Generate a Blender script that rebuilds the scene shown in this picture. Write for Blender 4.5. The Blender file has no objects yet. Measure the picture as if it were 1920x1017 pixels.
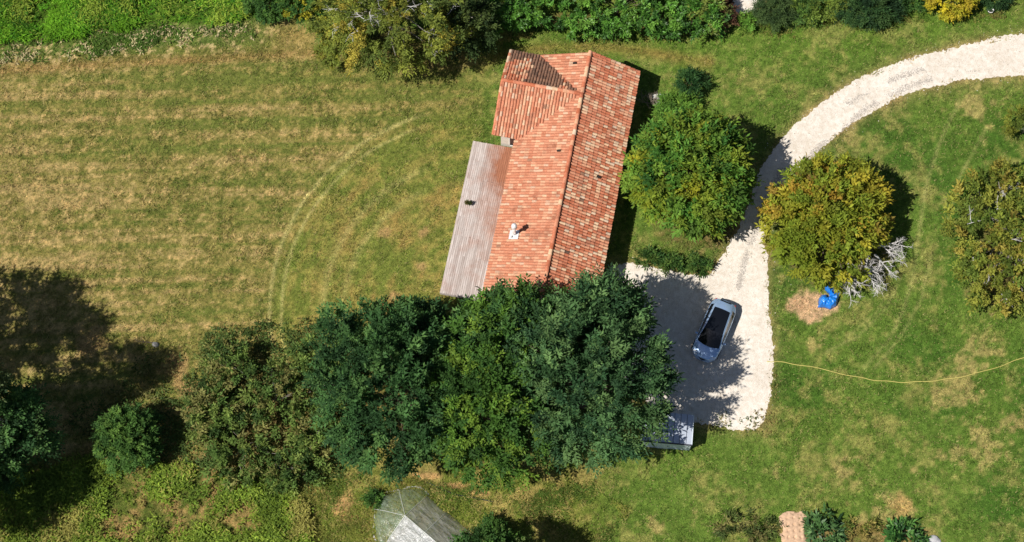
import bpy, bmesh, math
import numpy as np
from mathutils import Vector, Matrix

# ------------------------------------------------------------------ camera, sky, sun, exposure
S = bpy.context.scene
COL = S.collection
F = 3170.0                      # focal length in photo pixels (photo is 1920 wide)
TILT = math.radians(19.1)       # drone camera, a little off straight down
DIST = F / 27.0                 # 27 px per metre at the middle of the picture
CAM = np.array([0.0, -DIST * math.sin(TILT), DIST * math.cos(TILT)])
ROT = np.array([[1, 0, 0], [0, math.cos(TILT), -math.sin(TILT)], [0, math.sin(TILT), math.cos(TILT)]])

cd = bpy.data.cameras.new('drone_camera')
cam = bpy.data.objects.new('drone_camera', cd)
COL.objects.link(cam)
cam.location = CAM
cam.rotation_euler = (TILT, 0, 0)
cd.sensor_width = 36.0
cd.lens = 36.0 * F / 1920.0
cd.clip_start = 1.0
cd.clip_end = 3000.0
S.camera = cam

SUN_EL = math.radians(55.0)
SHADOW_DIR = math.radians(27.0)          # shadows fall to the right and a little up
world = bpy.data.worlds.new('World')
S.world = world
world.use_nodes = True
wn = world.node_tree.nodes
sky = wn.new('ShaderNodeTexSky')
sky.sky_type = 'NISHITA'
sky.sun_disc = False
sky.sun_elevation = SUN_EL
sx, sy = -math.cos(SHADOW_DIR), -math.sin(SHADOW_DIR)
sky.sun_rotation = math.atan2(sx, sy)
wn['Background'].inputs['Strength'].default_value = 0.05
world.node_tree.links.new(sky.outputs[0], wn['Background'].inputs['Color'])

sl = bpy.data.lights.new('sun', 'SUN')
sl.energy = 5.0
sl.angle = math.radians(0.53)
sl.color = (1.0, 0.95, 0.87)
sun = bpy.data.objects.new('sun', sl)
COL.objects.link(sun)
to_sun = Vector((sx * math.cos(SUN_EL), sy * math.cos(SUN_EL), math.sin(SUN_EL)))
sun.rotation_euler = to_sun.to_track_quat('Z', 'Y').to_euler()
sun.location = (-40, -30, 60)

S.view_settings.view_transform = 'Standard'
S.view_settings.look = 'None'
S.view_settings.exposure = 0.2
S.view_settings.gamma = 1.0
S.view_settings.use_curve_mapping = False
S.render.engine = 'CYCLES'
S.cycles.max_bounces = 6
S.cycles.transparent_max_bounces = 12

# ------------------------------------------------------------------ helpers: survey, colour, noise
def G(px, py, z=0.0):
    """survey point of the photograph -> place on the plane at height z"""
    d = ROT @ np.array([(px - 960) / F, -(py - 508.5) / F, -1.0])
    return CAM + d * ((z - CAM[2]) / d[2])

def to_map(X, Y):
    """ground place -> map coordinates (photo survey units)"""
    p = np.stack([X - CAM[0], Y - CAM[1], np.zeros_like(X) - CAM[2]], -1) @ ROT
    return 960 - F * p[..., 0] / p[..., 2], 508.5 + F * p[..., 1] / p[..., 2]

def lin(c):
    c = np.asarray(c, float) / 255.0
    return np.where(c <= 0.04045, c / 12.92, ((c + 0.055) / 1.055) ** 2.4)

ALB = 0.86
def A(r, g, b):
    return lin((r, g, b)) * ALB

def _h(ix, iy, seed):
    n = (ix.astype(np.int64) * 374761393 + iy.astype(np.int64) * 668265263 + seed * 2147483647 + 1274126177) & 0xffffffff
    n = ((n ^ (n >> 13)) * 1274126177) & 0xffffffff
    n = ((n ^ (n >> 16)) * 2246822519) & 0xffffffff
    return ((n ^ (n >> 15)) & 0xffffff) / float(0xffffff)

def vnoise(x, y, seed=0):
    x = np.asarray(x, float); y = np.asarray(y, float)
    ix = np.floor(x); iy = np.floor(y)
    fx = x - ix; fy = y - iy
    fx = fx * fx * (3 - 2 * fx); fy = fy * fy * (3 - 2 * fy)
    a = _h(ix, iy, seed); b = _h(ix + 1, iy, seed); c = _h(ix, iy + 1, seed); d = _h(ix + 1, iy + 1, seed)
    return (a + (b - a) * fx) * (1 - fy) + (c + (d - c) * fx) * fy

def fbm(x, y, seed=0, o=4):
    v = 0.0; a = 0.5; t = 0.0
    for k in range(o):
        v = v + a * vnoise(x * 2 ** k + 17.3 * k, y * 2 ** k - 9.1 * k, seed + k * 7)
        t += a; a *= 0.55
    return v / t

def sm(x, a, b):
    t = np.clip((x - a) / (b - a), 0, 1)
    return t * t * (3 - 2 * t)

def mixc(c0, c1, t):
    t = np.asarray(t)[..., None]
    return c0 * (1 - t) + c1 * t

def poly_sd(px, py, poly):
    """signed distance to a closed polygon, negative inside"""
    poly = np.asarray(poly, float)
    d = np.full(px.shape, 1e9); ins = np.zeros(px.shape, bool)
    n = len(poly)
    for i in range(n):
        x0, y0 = poly[i]; x1, y1 = poly[(i + 1) % n]
        ex, ey = x1 - x0, y1 - y0
        t = np.clip(((px - x0) * ex + (py - y0) * ey) / (ex * ex + ey * ey + 1e-9), 0, 1)
        d = np.minimum(d, (px - x0 - t * ex) ** 2 + (py - y0 - t * ey) ** 2)
        if y0 != y1:
            c = ((y0 > py) != (y1 > py)) & (px < (x1 - x0) * (py - y0) / (y1 - y0) + x0)
            ins ^= c
    d = np.sqrt(d)
    return np.where(ins, -d, d)

def path_d(px, py, pts):
    d = np.full(px.shape, 1e9)
    for (x0, y0), (x1, y1) in zip(pts[:-1], pts[1:]):
        ex, ey = x1 - x0, y1 - y0
        t = np.clip(((px - x0) * ex + (py - y0) * ey) / (ex * ex + ey * ey), 0, 1)
        d = np.minimum(d, (px - x0 - t * ex) ** 2 + (py - y0 - t * ey) ** 2)
    return np.sqrt(d)

# ------------------------------------------------------------------ helpers: meshes and objects
def mesh_np(name, V, Fc, col=None, mat=None, smooth=False):
    V = np.ascontiguousarray(V, np.float32); Fc = np.ascontiguousarray(Fc, np.int32)
    k = Fc.shape[1]
    me = bpy.data.meshes.new(name)
    me.vertices.add(len(V)); me.vertices.foreach_set('co', V.ravel())
    me.loops.add(Fc.size); me.loops.foreach_set('vertex_index', Fc.ravel())
    me.polygons.add(len(Fc))
    me.polygons.foreach_set('loop_start', np.arange(0, Fc.size, k, dtype=np.int32))
    if smooth:
        me.polygons.foreach_set('use_smooth', np.ones(len(Fc), bool))
    me.update(calc_edges=True)
    if col is not None:
        at = me.color_attributes.new('Col', 'FLOAT_COLOR', 'POINT')
        c4 = np.ones((len(V), 4), np.float32); c4[:, :3] = col
        at.data.foreach_set('color', c4.ravel())
    if mat:
        me.materials.append(mat)
    return me

def put(name, me, parent=None, loc=None, rot=None):
    o = bpy.data.objects.new(name, me)
    COL.objects.link(o)
    if parent is not None:
        o.parent = parent
    if loc is not None:
        o.location = [float(v) for v in loc]
    if rot is not None:
        o.rotation_euler = rot
    return o

def tag(o, label=None, cat=None, group=None, kind=None):
    if label: o['label'] = label
    if cat: o['category'] = cat
    if group: o['group'] = group
    if kind: o['kind'] = kind
    return o

def thing(name, label, cat, loc=(0, 0, 0), rz=0.0, group=None):
    o = put(name, None, None, loc, (0, 0, rz))
    o.empty_display_size = 0.3
    return tag(o, label, cat, group)

class MB:
    """collects shapes into one mesh"""
    def __init__(s): s.v = []; s.f = []
    def add(s, vs, fs):
        n = len(s.v); s.v += [tuple(map(float, v)) for v in vs]; s.f += [tuple(i + n for i in f) for f in fs]
        return s
    def box(s, x0, x1, y0, y1, z0, z1):
        return s.add([(x0, y0, z0), (x1, y0, z0), (x1, y1, z0), (x0, y1, z0), (x0, y0, z1), (x1, y0, z1), (x1, y1, z1), (x0, y1, z1)],
                     [(0, 3, 2, 1), (4, 5, 6, 7), (0, 1, 5, 4), (1, 2, 6, 5), (2, 3, 7, 6), (3, 0, 4, 7)])
    def tube(s, pts, rad, n=6, cap=True):
        pts = [Vector(p) for p in pts]
        if not isinstance(rad, (list, tuple)): rad = [rad] * len(pts)
        base = len(s.v); up = Vector((0, 0, 1))
        for i, p in enumerate(pts):
            d = (pts[min(i + 1, len(pts) - 1)] - pts[max(i - 1, 0)]).normalized()
            a = d.cross(up)
            if a.length < 1e-3: a = d.cross(Vector((1, 0, 0)))
            a.normalize(); b = a.cross(d)
            for k in range(n):
                t = 2 * math.pi * k / n
                s.v.append(tuple(p + (a * math.cos(t) + b * math.sin(t)) * rad[i]))
        for i in range(len(pts) - 1):
            for k in range(n):
                s.f.append((base + i * n + k, base + i * n + (k + 1) % n, base + (i + 1) * n + (k + 1) % n, base + (i + 1) * n + k))
        if cap:
            s.f.append(tuple(base + k for k in range(n))[::-1])
            s.f.append(tuple(base + (len(pts) - 1) * n + k for k in range(n)))
        return s
    def lathe(s, prof, n=16, c=(0, 0, 0)):
        base = len(s.v)
        for r, z in prof:
            for k in range(n):
                t = 2 * math.pi * k / n
                s.v.append((c[0] + r * math.cos(t), c[1] + r * math.sin(t), c[2] + z))
        for i in range(len(prof) - 1):
            for k in range(n):
                s.f.append((base + i * n + k, base + i * n + (k + 1) % n, base + (i + 1) * n + (k + 1) % n, base + (i + 1) * n + k))
        s.f.append(tuple(base + k for k in range(n))[::-1])
        s.f.append(tuple(base + (len(prof) - 1) * n + k for k in range(n)))
        return s
    def mesh(s, name, mat, smooth=False):
        me = bpy.data.meshes.new(name); me.from_pydata(s.v, [], s.f); me.validate(); me.update()
        me.materials.append(mat)
        if smooth: me.polygons.foreach_set('use_smooth', np.ones(len(me.polygons), bool))
        return me
    def build(s, name, mat, parent=None, loc=None, rot=None, smooth=False, bevel=0.0):
        o = put(name, s.mesh(name, mat, smooth), parent, loc, rot)
        if bevel:
            m = o.modifiers.new('bevel', 'BEVEL'); m.width = bevel; m.segments = 2
        return o

# ------------------------------------------------------------------ materials
def newmat(name):
    m = bpy.data.materials.new(name); m.use_nodes = True
    nt = m.node_tree
    return m, nt, nt.nodes['Principled BSDF'], nt.nodes['Material Output']

def N(nt, typ, **kw):
    n = nt.nodes.new(typ)
    for k, v in kw.items():
        setattr(n, k, v)
    return n

def noise(nt, scale, detail=4, rough=0.6, vec=None):
    n = N(nt, 'ShaderNodeTexNoise'); n.inputs['Scale'].default_value = scale
    n.inputs['Detail'].default_value = detail; n.inputs['Roughness'].default_value = rough
    if vec is not None: nt.links.new(vec, n.inputs['Vector'])
    return n.outputs['Fac']

def ramp(nt, fac, stops):
    r = N(nt, 'ShaderNodeValToRGB'); e = r.color_ramp.elements
    while len(e) < len(stops): e.new(0.5)
    for i, (p, c) in enumerate(stops):
        e[i].position = p; e[i].color = tuple(float(v) for v in c[:3]) + (1,)
    nt.links.new(fac, r.inputs['Fac'])
    return r.outputs['Color']

def maprange(nt, v, a, b, c, d):
    m = N(nt, 'ShaderNodeMapRange'); nt.links.new(v, m.inputs[0])
    for i, x in enumerate((a, b, c, d)): m.inputs[i + 1].default_value = x
    return m.outputs[0]

def mul(nt, a, b):
    m = N(nt, 'ShaderNodeMix', data_type='RGBA', blend_type='MULTIPLY'); m.inputs[0].default_value = 1.0
    nt.links.new(a, m.inputs[6]); nt.links.new(b, m.inputs[7])
    return m.outputs[2]

def bump(nt, h, strength, dist, bsdf):
    b = N(nt, 'ShaderNodeBump'); b.inputs['Strength'].default_value = strength; b.inputs['Distance'].default_value = dist
    nt.links.new(h, b.inputs['Height']); nt.links.new(b.outputs[0], bsdf.inputs['Normal'])

def m_plain(name, rgb, rough=0.6, metal=0.0, nscale=0, namt=0.25, bumpd=0.0, coat=0.0, spec=0.5):
    m, nt, p, out = newmat(name)
    p.inputs['Roughness'].default_value = rough; p.inputs['Metallic'].default_value = metal
    p.inputs['Coat Weight'].default_value = coat; p.inputs['Specular IOR Level'].default_value = spec
    c = np.asarray(rgb, float)
    if nscale:
        tc = N(nt, 'ShaderNodeTexCoord')
        f = noise(nt, nscale, 5, 0.65, tc.outputs['Object'])
        nt.links.new(ramp(nt, f, [(0.25, c * (1 - namt)), (0.75, np.minimum(c * (1 + namt), 0.95))]), p.inputs['Base Color'])
        if bumpd: bump(nt, f, 0.6, bumpd, p)
    else:
        p.inputs['Base Color'].default_value = (*c, 1)
    return m

def m_leaf(name, transl=0.38, rough=0.65, spec=0.15):
    m, nt, p, out = newmat(name)
    a = N(nt, 'ShaderNodeVertexColor', layer_name='Col')
    nt.links.new(a.outputs[0], p.inputs['Base Color'])
    p.inputs['Roughness'].default_value = rough; p.inputs['Specular IOR Level'].default_value = spec
    t = N(nt, 'ShaderNodeBsdfTranslucent'); nt.links.new(a.outputs[0], t.inputs[0])
    mx = N(nt, 'ShaderNodeMixShader'); mx.inputs[0].default_value = transl
    nt.links.new(p.outputs[0], mx.inputs[1]); nt.links.new(t.outputs[0], mx.inputs[2]); nt.links.new(mx.outputs[0], out.inputs[0])
    return m

M_LEAF = m_leaf('leaf')
M_GLOSSLEAF = m_leaf('glossy_leaf', 0.28, 0.45, 0.3)
M_GRASS = m_leaf('grass_blade', 0.3, 0.7, 0.15)
M_BARK = m_plain('bark', (0.11, 0.085, 0.06), 0.9, 0, 6, 0.4, 0.02)
M_GREYBARK = m_plain('grey_bark', (0.23, 0.21, 0.18), 0.9, 0, 6, 0.35, 0.01)
M_DEAD = m_plain('dead_wood', (0.56, 0.54, 0.53), 0.85, 0, 9, 0.25, 0.005)

def m_ground():
    m, nt, p, out = newmat('ground_soil_and_turf')
    a = N(nt, 'ShaderNodeVertexColor', layer_name='Col')
    tc = N(nt, 'ShaderNodeTexCoord')
    f1 = noise(nt, 3.2, 7, 0.8, tc.outputs['Object'])
    f2 = noise(nt, 18.0, 4, 0.7, tc.outputs['Object'])
    c1 = ramp(nt, f1, [(0.32, (0.42, 0.5, 0.42)), (0.5, (1, 1, 1)), (0.70, (1.5, 1.36, 1.4))])
    c2 = ramp(nt, f2, [(0.34, (0.5, 0.54, 0.48)), (0.66, (1.4, 1.36, 1.3))])
    nt.links.new(mul(nt, mul(nt, a.outputs[0], c1), c2), p.inputs['Base Color'])
    p.inputs['Roughness'].default_value = 0.95; p.inputs['Specular IOR Level'].default_value = 0.1
    bump(nt, f2, 0.9, 0.08, p)
    return m
M_GROUND = m_ground()

def m_gravel():
    m, nt, p, out = newmat('limestone_gravel')
    tc = N(nt, 'ShaderNodeTexCoord')
    big = noise(nt, 0.35, 4, 0.6, tc.outputs['Object'])
    mid = noise(nt, 2.5, 5, 0.7, tc.outputs['Object'])
    v = N(nt, 'ShaderNodeTexVoronoi'); v.inputs['Scale'].default_value = 22; nt.links.new(tc.outputs['Object'], v.inputs['Vector'])
    c = ramp(nt, big, [(0.3, (0.68, 0.62, 0.55)), (0.7, (0.79, 0.74, 0.68))])
    c2 = ramp(nt, mid, [(0.3, (0.78, 0.74, 0.68)), (0.6, (1, 1, 1))])
    c3 = ramp(nt, v.outputs['Color'], [(0.05, (0.80, 0.78, 0.75)), (0.3, (0.96, 0.96, 0.96)), (1.0, (1.03, 1.02, 1.0))])
    nt.links.new(mul(nt, mul(nt, c, c2), c3), p.inputs['Base Color'])
    p.inputs['Roughness'].default_value = 0.95; p.inputs['Specular IOR Level'].default_value = 0.15
    bump(nt, v.outputs['Distance'], 0.6, 0.03, p)
    return m
M_GRAVEL = m_gravel()

# ------------------------------------------------------------------ the map of the ground
DRIVE = [(2060, 40), (1920, 62), (1850, 75), (1780, 90), (1700, 112), (1640, 135), (1590, 160), (1545, 190), (1510, 215), (1480, 245), (1455, 275),
         (1430, 310), (1412, 350), (1400, 395), (1380, 435), (1358, 470), (1340, 500), (1325, 514), (1290, 513), (1245, 506), (1205, 498), (1175, 494), (1140, 505), (1120, 560),
         (1130, 640), (1180, 720), (1235, 770), (1300, 792), (1335, 797), (1385, 806), (1425, 800), (1440, 765), (1447, 715), (1450, 660), (1447, 620), (1441, 570),
         (1438, 520), (1440, 480), (1432, 455), (1440, 420), (1452, 385), (1470, 350), (1500, 315), (1535, 283), (1580, 245), (1640, 205), (1700, 178), (1780, 155), (1850, 146), (1920, 141), (2060, 135)]
APRON = [(1345, -60), (1352, 0), (1372, 16), (1392, 24), (1418, 18), (1432, 0), (1450, -60)]
ARC_C = (905, 590)

def ground_colour(X, Y):
    px, py = to_map(X, Y)
    n1 = fbm(X * 0.12, Y * 0.12, 1); n2 = fbm(X * 0.55, Y * 0.55, 2); n3 = fbm(X * 2.2, Y * 2.2, 3, 3); n4 = vnoise(X * 6.5, Y * 6.5, 4)
    # lawn
    green = A(100, 126, 52); rich = A(78, 112, 42); dry = A(150, 146, 84); straw = A(176, 158, 104); tan = A(150, 128, 76)
    c = mixc(green, rich, sm(n1, 0.45, 0.68))
    c = mixc(c, dry, sm(n2 * 0.5 + n3 * 0.5, 0.44, 0.68) * 0.75)
    blot = np.zeros_like(px)
    for bx, by, br in ((1800, 735, 75), (1830, 660, 60), (1850, 830, 70), (1790, 850, 45), (1690, 945, 60), (1590, 880, 40), (1660, 970, 60), (1900, 790, 60), (1720, 120, 45), (1690, 55, 60), (1880, 560, 55),
                       (1440, 885, 30), (1560, 60, 60), (1560, 250, 45), (1840, 200, 60), (1230, 985, 24), (1300, 970, 20), (1700, 880, 30), (1530, 640, 30), (1330, 460, 40)):
        blot = np.maximum(blot, np.exp(-((px - bx) ** 2 + (py - by) ** 2 * 1.5) / br ** 2))
    c = mixc(c, straw, sm(blot * 1.1 + (n3 - 0.5) * 1.7 + (n2 - 0.5) * 0.8, 0.66, 1.15) * 0.55)
    # wheel lines on the lawn
    for pts, w in (([(1800, 190), (1765, 260), (1738, 340), (1724, 430), (1716, 500), (1695, 580), (1665, 640), (1620, 690)], 6), ([(1745, 480), (1728, 560), (1690, 630), (1640, 690)], 5),
                   ([(1690, 520), (1660, 580), (1610, 630), (1550, 660)], 5), ([(1672, 540), (1640, 590), (1590, 630)], 4), ([(1850, 240), (1800, 330), (1770, 440)], 5)):
        c = mixc(c, A(176, 172, 110), np.exp(-(path_d(px, py, pts) / (w * 0.62)) ** 2) * (0.12 + 0.5 * n3))
    # strip north of the house, with the worn line round the gable
    nb = sm(py, 150, 60) * sm(px, 860, 960)
    c = mixc(c, A(98, 130, 46), nb * 0.5)
    wpath = [(905, 128), (935, 104), (1000, 92), (1110, 88), (1200, 96), (1330, 118)]
    c = mixc(c, A(146, 126, 70), np.exp(-(path_d(px, py, wpath) / 11) ** 2) * (0.25 + 0.75 * n2))
    # hay meadow on the left
    mead = sm(px + (n2 - 0.5) * 60 - np.clip(py - 500, 0, 400) * 0.15, 960, 850) * sm(py, 60, 100)
    v = py + 0.035 * px
    st = fbm(X * 0.05, (Y - 0.03 * X) * 1.2, 11, 4); st2 = fbm(X * 0.10, (Y - 0.03 * X) * 3.4, 12, 4)
    row = 0.5 + 0.5 * np.sin(v / 46.0 * 2 * math.pi + 5 * fbm(X * 0.05, Y * 0.3, 13, 2))
    mg = A(116, 124, 60); mt = A(172, 152, 102); mo = A(144, 135, 76)
    t = st * 0.40 + st2 * 0.55 + row * 0.08 + 0.025 + (n3 - 0.5) * 0.45 + (n4 - 0.5) * 0.25 + 0.10 * sm(px, 420, 0) - 0.06 * sm(py, 330, 120)
    cm = mixc(mg, mo, sm(t, 0.40, 0.58)); cm = mixc(cm, mt, sm(t, 0.58, 0.80))
    cm = mixc(cm, A(182, 156, 104), sm(t + (n4 - 0.5) * 0.35, 0.78, 0.95) * 0.8)
    # turning circle by the terrace
    dx, dy = px - ARC_C[0], (py - ARC_C[1])
    r = np.hypot(dx, dy * 1.03); th = np.arctan2(dy, dx)
    inside = sm(r, 410, 375)
    rs = fbm(r / 14.0, th * 5, 21, 3); rs2 = fbm(r / 42.0, th * 3.0, 22, 2)
    tt = rs * 0.6 + rs2 * 0.5 + (n3 - 0.5) * 0.5
    ca = mixc(A(120, 130, 60), A(146, 140, 74), sm(tt, 0.42, 0.62)); ca = mixc(ca, A(158, 136, 78), sm(tt, 0.62, 0.85) * 0.8)
    cm = mixc(cm, ca, inside)
    for rr, w, k in ((400, 3.2, 0.66), (378, 3.0, 0.54), (300, 7, 0.3), (262, 6, 0.25)):
        cm = mixc(cm, A(200, 190, 126), np.exp(-((r - rr - 4 * (n2 - 0.5)) / w) ** 2) * k * (0.5 + n3) * sm(px, 820, 760))
    c = mixc(c, cm, mead)
    # bare scrapes beside the terrace
    for bx, by, br in ((720, 435, 16), (795, 435, 15), (735, 555, 14), (715, 580, 16), (330, 690, 42), (170, 640, 40), (345, 730, 25), (360, 58, 10), (420, 72, 12), (790, 500, 12), (600, 640, 40)):
        c = mixc(c, A(178, 148, 100), sm(np.exp(-((px - bx) ** 2 + (py - by) ** 2) / br ** 2) + (n3 - 0.5) * 0.7, 0.4, 0.9) * 0.85)
    # rough band along the top left, the tall weeds and the tan furrow under it
    e = py + 0.07 * px + (n2 - 0.5) * 30
    tl = sm(px, 640, 520)
    c = mixc(c, A(104, 122, 58), sm(e, 118, 100) * tl * 0.9)
    c = mixc(c, A(188, 168, 122), sm(n3 + (n4 - 0.5) * 0.5, 0.56, 0.7) * np.exp(-((e - 105) / 30) ** 2) * tl)
    c = mixc(c, A(158, 128, 80), np.exp(-((py + 0.055 * px - 132) / 9) ** 2) * sm(px, 720, 620) * (0.3 + 0.7 * n2))
    c = mixc(c, A(170, 144, 90), np.exp(-((px - 560) / 60) ** 2 - ((py - 68) / 30) ** 2) * 0.8)
    c = mixc(c, A(80, 112, 34), sm(e, 76, 58) * tl)
    # rough ground at the bottom left, dry grass round the plastic tunnel
    bl = sm(py + (n2 - 0.5) * 50 - 0.02 * px, 830, 870) * sm(px, 640, 540)
    c = mixc(c, mixc(A(96, 108, 48), A(164, 138, 88), sm(n2 * 0.6 + n3 * 0.4, 0.44, 0.62)), bl)
    dz = sm(py + (n2 - 0.5) * 40, 860, 900) * sm(px, 1180, 1060) * sm(px, 540, 620)
    cd_ = mixc(A(112, 124, 52), A(160, 146, 86), sm(n2 * 0.6 + n3 * 0.4, 0.42, 0.62))
    c = mixc(c, cd_, dz)
    for bx, by, rx, ry in ((790, 893, 55, 9), (850, 912, 40, 9), (650, 955, 30, 36), (900, 925, 35, 7)):
        c = mixc(c, A(192, 156, 106), sm(np.exp(-((px - bx) / rx) ** 2 - ((py - by) / ry) ** 2) + (n3 - 0.5) * 0.6, 0.4, 0.8) * 0.9)
    # litter under the trees
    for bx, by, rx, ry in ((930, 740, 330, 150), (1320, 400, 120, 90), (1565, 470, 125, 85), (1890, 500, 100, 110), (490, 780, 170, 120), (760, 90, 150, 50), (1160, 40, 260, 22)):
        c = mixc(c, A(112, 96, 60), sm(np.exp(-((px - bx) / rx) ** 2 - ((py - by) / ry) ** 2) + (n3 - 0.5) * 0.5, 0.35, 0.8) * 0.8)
    # sandy heap beside the blue sheet, vegetable plot, worn ground
    c = mixc(c, A(206, 172, 136), sm(-poly_sd(px, py, [(1478, 560), (1500, 550), (1530, 548), (1572, 566), (1576, 578), (1548, 590), (1540, 603), (1512, 606), (1490, 592), (1476, 578)]) + (n3 - 0.5) * 18, -5, 5))
    c = mixc(c, A(150, 122, 84), sm(np.exp(-((px - 1600) / 170) ** 4 - ((py - 1010) / 34) ** 4) + (n3 - 0.5), 0.5, 0.95) * 0.7)
    c = mixc(c, A(190, 160, 104), sm(np.exp(-((px - 1690) / 26) ** 2 - ((py - 950) / 38) ** 2) + (n3 - 0.5) * 0.9, 0.45, 0.9) * 0.75)
    # tan fringe of the drive
    sd = np.minimum(poly_sd(px, py, DRIVE), poly_sd(px, py, APRON))
    c = mixc(c, A(168, 146, 100), np.exp(-np.clip(sd, 0, 99) / 10) * np.clip(0.2 + 1.1 * n2, 0, 1))
    c = c * ((0.72 + 0.56 * n4) * (0.8 + 0.45 * n3))[..., None]
    return c, sd

# ground sheet: fine in view, stretching out to the far distance
def stretched(a, b, step, far):
    core = np.arange(a, b + 1e-6, step)
    ext = []; d = step
    x = 0
    while x < far:
        d *= 1.35; x += d; ext.append(x)
    ext = np.array(ext)
    return np.concatenate([a - ext[::-1], core, b + ext])
gx = stretched(-40, 40, 0.17, 900); gy = stretched(-22, 24, 0.17, 900)
GX, GY = np.meshgrid(gx, gy)
gc, gsd = ground_colour(GX.ravel(), GY.ravel())
nx, ny = len(gx), len(gy)
ii = (np.arange(ny - 1)[:, None] * nx + np.arange(nx - 1)[None, :]).ravel()
gv = np.stack([GX.ravel(), GY.ravel(), np.zeros(nx * ny)], 1)
g = put('ground', mesh_np('ground', gv, np.stack([ii, ii + 1, ii + 1 + nx, ii + nx], 1), gc, M_GROUND))
tag(g, 'mown meadow and lawn ground around the house', None, None, 'structure')

def gravel(name, poly, z, label):
    pts = []
    n = len(poly)
    for i in range(n):                       # smooth outline, small ragged bites along it
        p0, p1, p2, p3 = [np.array(poly[(i + k) % n], float) for k in (-1, 0, 1, 2)]
        L = np.hypot(*(p2 - p1)); k = max(2, int(L / 1.8))
        for t in np.arange(k) / k:
            q = 0.5 * (2 * p1 + (p2 - p0) * t + (2 * p0 - 5 * p1 + 4 * p2 - p3) * t * t + (-p0 + 3 * p1 - 3 * p2 + p3) * t ** 3)
            pts.append(q)
    pts = np.array(pts)
    tn = np.roll(pts, -1, 0) - np.roll(pts, 1, 0); tn /= np.hypot(tn[:, 0], tn[:, 1])[:, None] + 1e-9
    j = (fbm(pts[:, 0] / 30, pts[:, 1] / 30, 31, 3) - 0.5) * 9 + (vnoise(pts[:, 0] / 3.5, pts[:, 1] / 3.5, 33) - 0.5) * 5
    pts = pts + np.stack([-tn[:, 1], tn[:, 0]], 1) * j[:, None]
    V = [G(x, y, z) for x, y in pts]
    me = bpy.data.meshes.new(name); me.from_pydata([tuple(v) for v in V], [], [tuple(range(len(V)))])
    bm = bmesh.new(); bm.from_mesh(me); bmesh.ops.triangulate(bm, faces=bm.faces[:])
    for f in bm.faces:
        if f.normal.z < 0: f.normal_flip()
    bm.to_mesh(me); bm.free()
    me.materials.append(M_GRAVEL)
    return tag(put(name, me), label, None, None, 'structure')
gravel('gravel_drive', DRIVE, 0.012, 'white gravel drive curving to the parking place')
gravel('gravel_apron', APRON, 0.012, 'patch of pale gravel beyond the hedge')

# ------------------------------------------------------------------ scattered ground cover (nobody could count it)
rng = np.random.default_rng(7)
# house frame, needed to keep the grass out of it
O_ = G(1087, 183, 4.45)
PHI = math.radians(-10.97)
HU = np.array([math.cos(PHI), math.sin(PHI)]); HV = np.array([-math.sin(PHI), math.cos(PHI)])
def house_ab(X, Y):
    dx, dy = X - O_[0], Y - O_[1]
    return dx * HU[0] + dy * HU[1], dx * HV[0] + dy * HV[1]
def house_world(a, b):
    return O_[0] + a * HU[0] + b * HV[0], O_[1] + a * HU[1] + b * HV[1]
def clear_of_house(X, Y):
    a, b = house_ab(X, Y)
    main = (a > -3.5) & (a < 3.3) & (b > -14.6) & (b < 3.2)
    wing = (a > -5.1) & (a < 0) & (b > -2.7) & (b < 3.1)
    deck = (a > -7.1) & (a < -3) & (b > -14.5) & (b < -2.8)
    return ~(main | wing | deck)

def blades(P, ang, tilt, ln, wd, col):
    n = len(P)
    d = np.stack([np.cos(ang) * np.sin(tilt), np.sin(ang) * np.sin(tilt), np.cos(tilt)], 1)
    s = np.stack([-np.sin(ang), np.cos(ang), np.zeros(n)], 1)
    V = np.empty((n, 3, 3)); V[:, 0] = P - s * wd[:, None] / 2; V[:, 1] = P + s * wd[:, None] / 2; V[:, 2] = P + d * ln[:, None]
    return V.reshape(-1, 3), np.arange(3 * n).reshape(n, 3), np.repeat(col, 3, 0)

n = 400000
X = rng.uniform(-39, 39, n); Y = rng.uniform(-20.5, 22.5, n)
c, sd = ground_colour(X, Y)
keep = ((sd > 3) | ((sd > -9) & (rng.random(n) < 0.75 * sm(sd + (fbm(X * 1.2, Y * 1.2, 44, 3) - 0.5) * 26, -8, 7)))) & clear_of_house(X, Y)
X, Y, c = X[keep], Y[keep], c[keep]; n = len(X)
tuft = sm(fbm(X * 0.9, Y * 0.9, 41, 3), 0.4, 0.7)
ln = rng.uniform(0.08, 0.24, n) * (0.6 + 0.9 * tuft); wd = rng.uniform(0.025, 0.07, n)
cb = c * (rng.uniform(0.55, 1.0, n) + rng.random(n) ** 2 * 1.1)[:, None]
hue = rng.random(n)
cb = np.where((hue < 0.10)[:, None], mixc(cb, A(200, 182, 126), np.full(n, 0.6)), cb)
cb = np.where((hue > 0.84)[:, None], mixc(cb, A(96, 140, 44), np.full(n, 0.5)), cb)
V, Fc, cc = blades(np.stack([X, Y, np.zeros(n)], 1), rng.uniform(0, 6.283, n), rng.uniform(0.5, 1.35, n), ln, wd, cb)
tag(put('grass', mesh_np('grass', V, Fc, cc, M_GRASS)), 'short mown grass and hay stubble covering the ground', 'grass', None, 'stuff')

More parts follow.
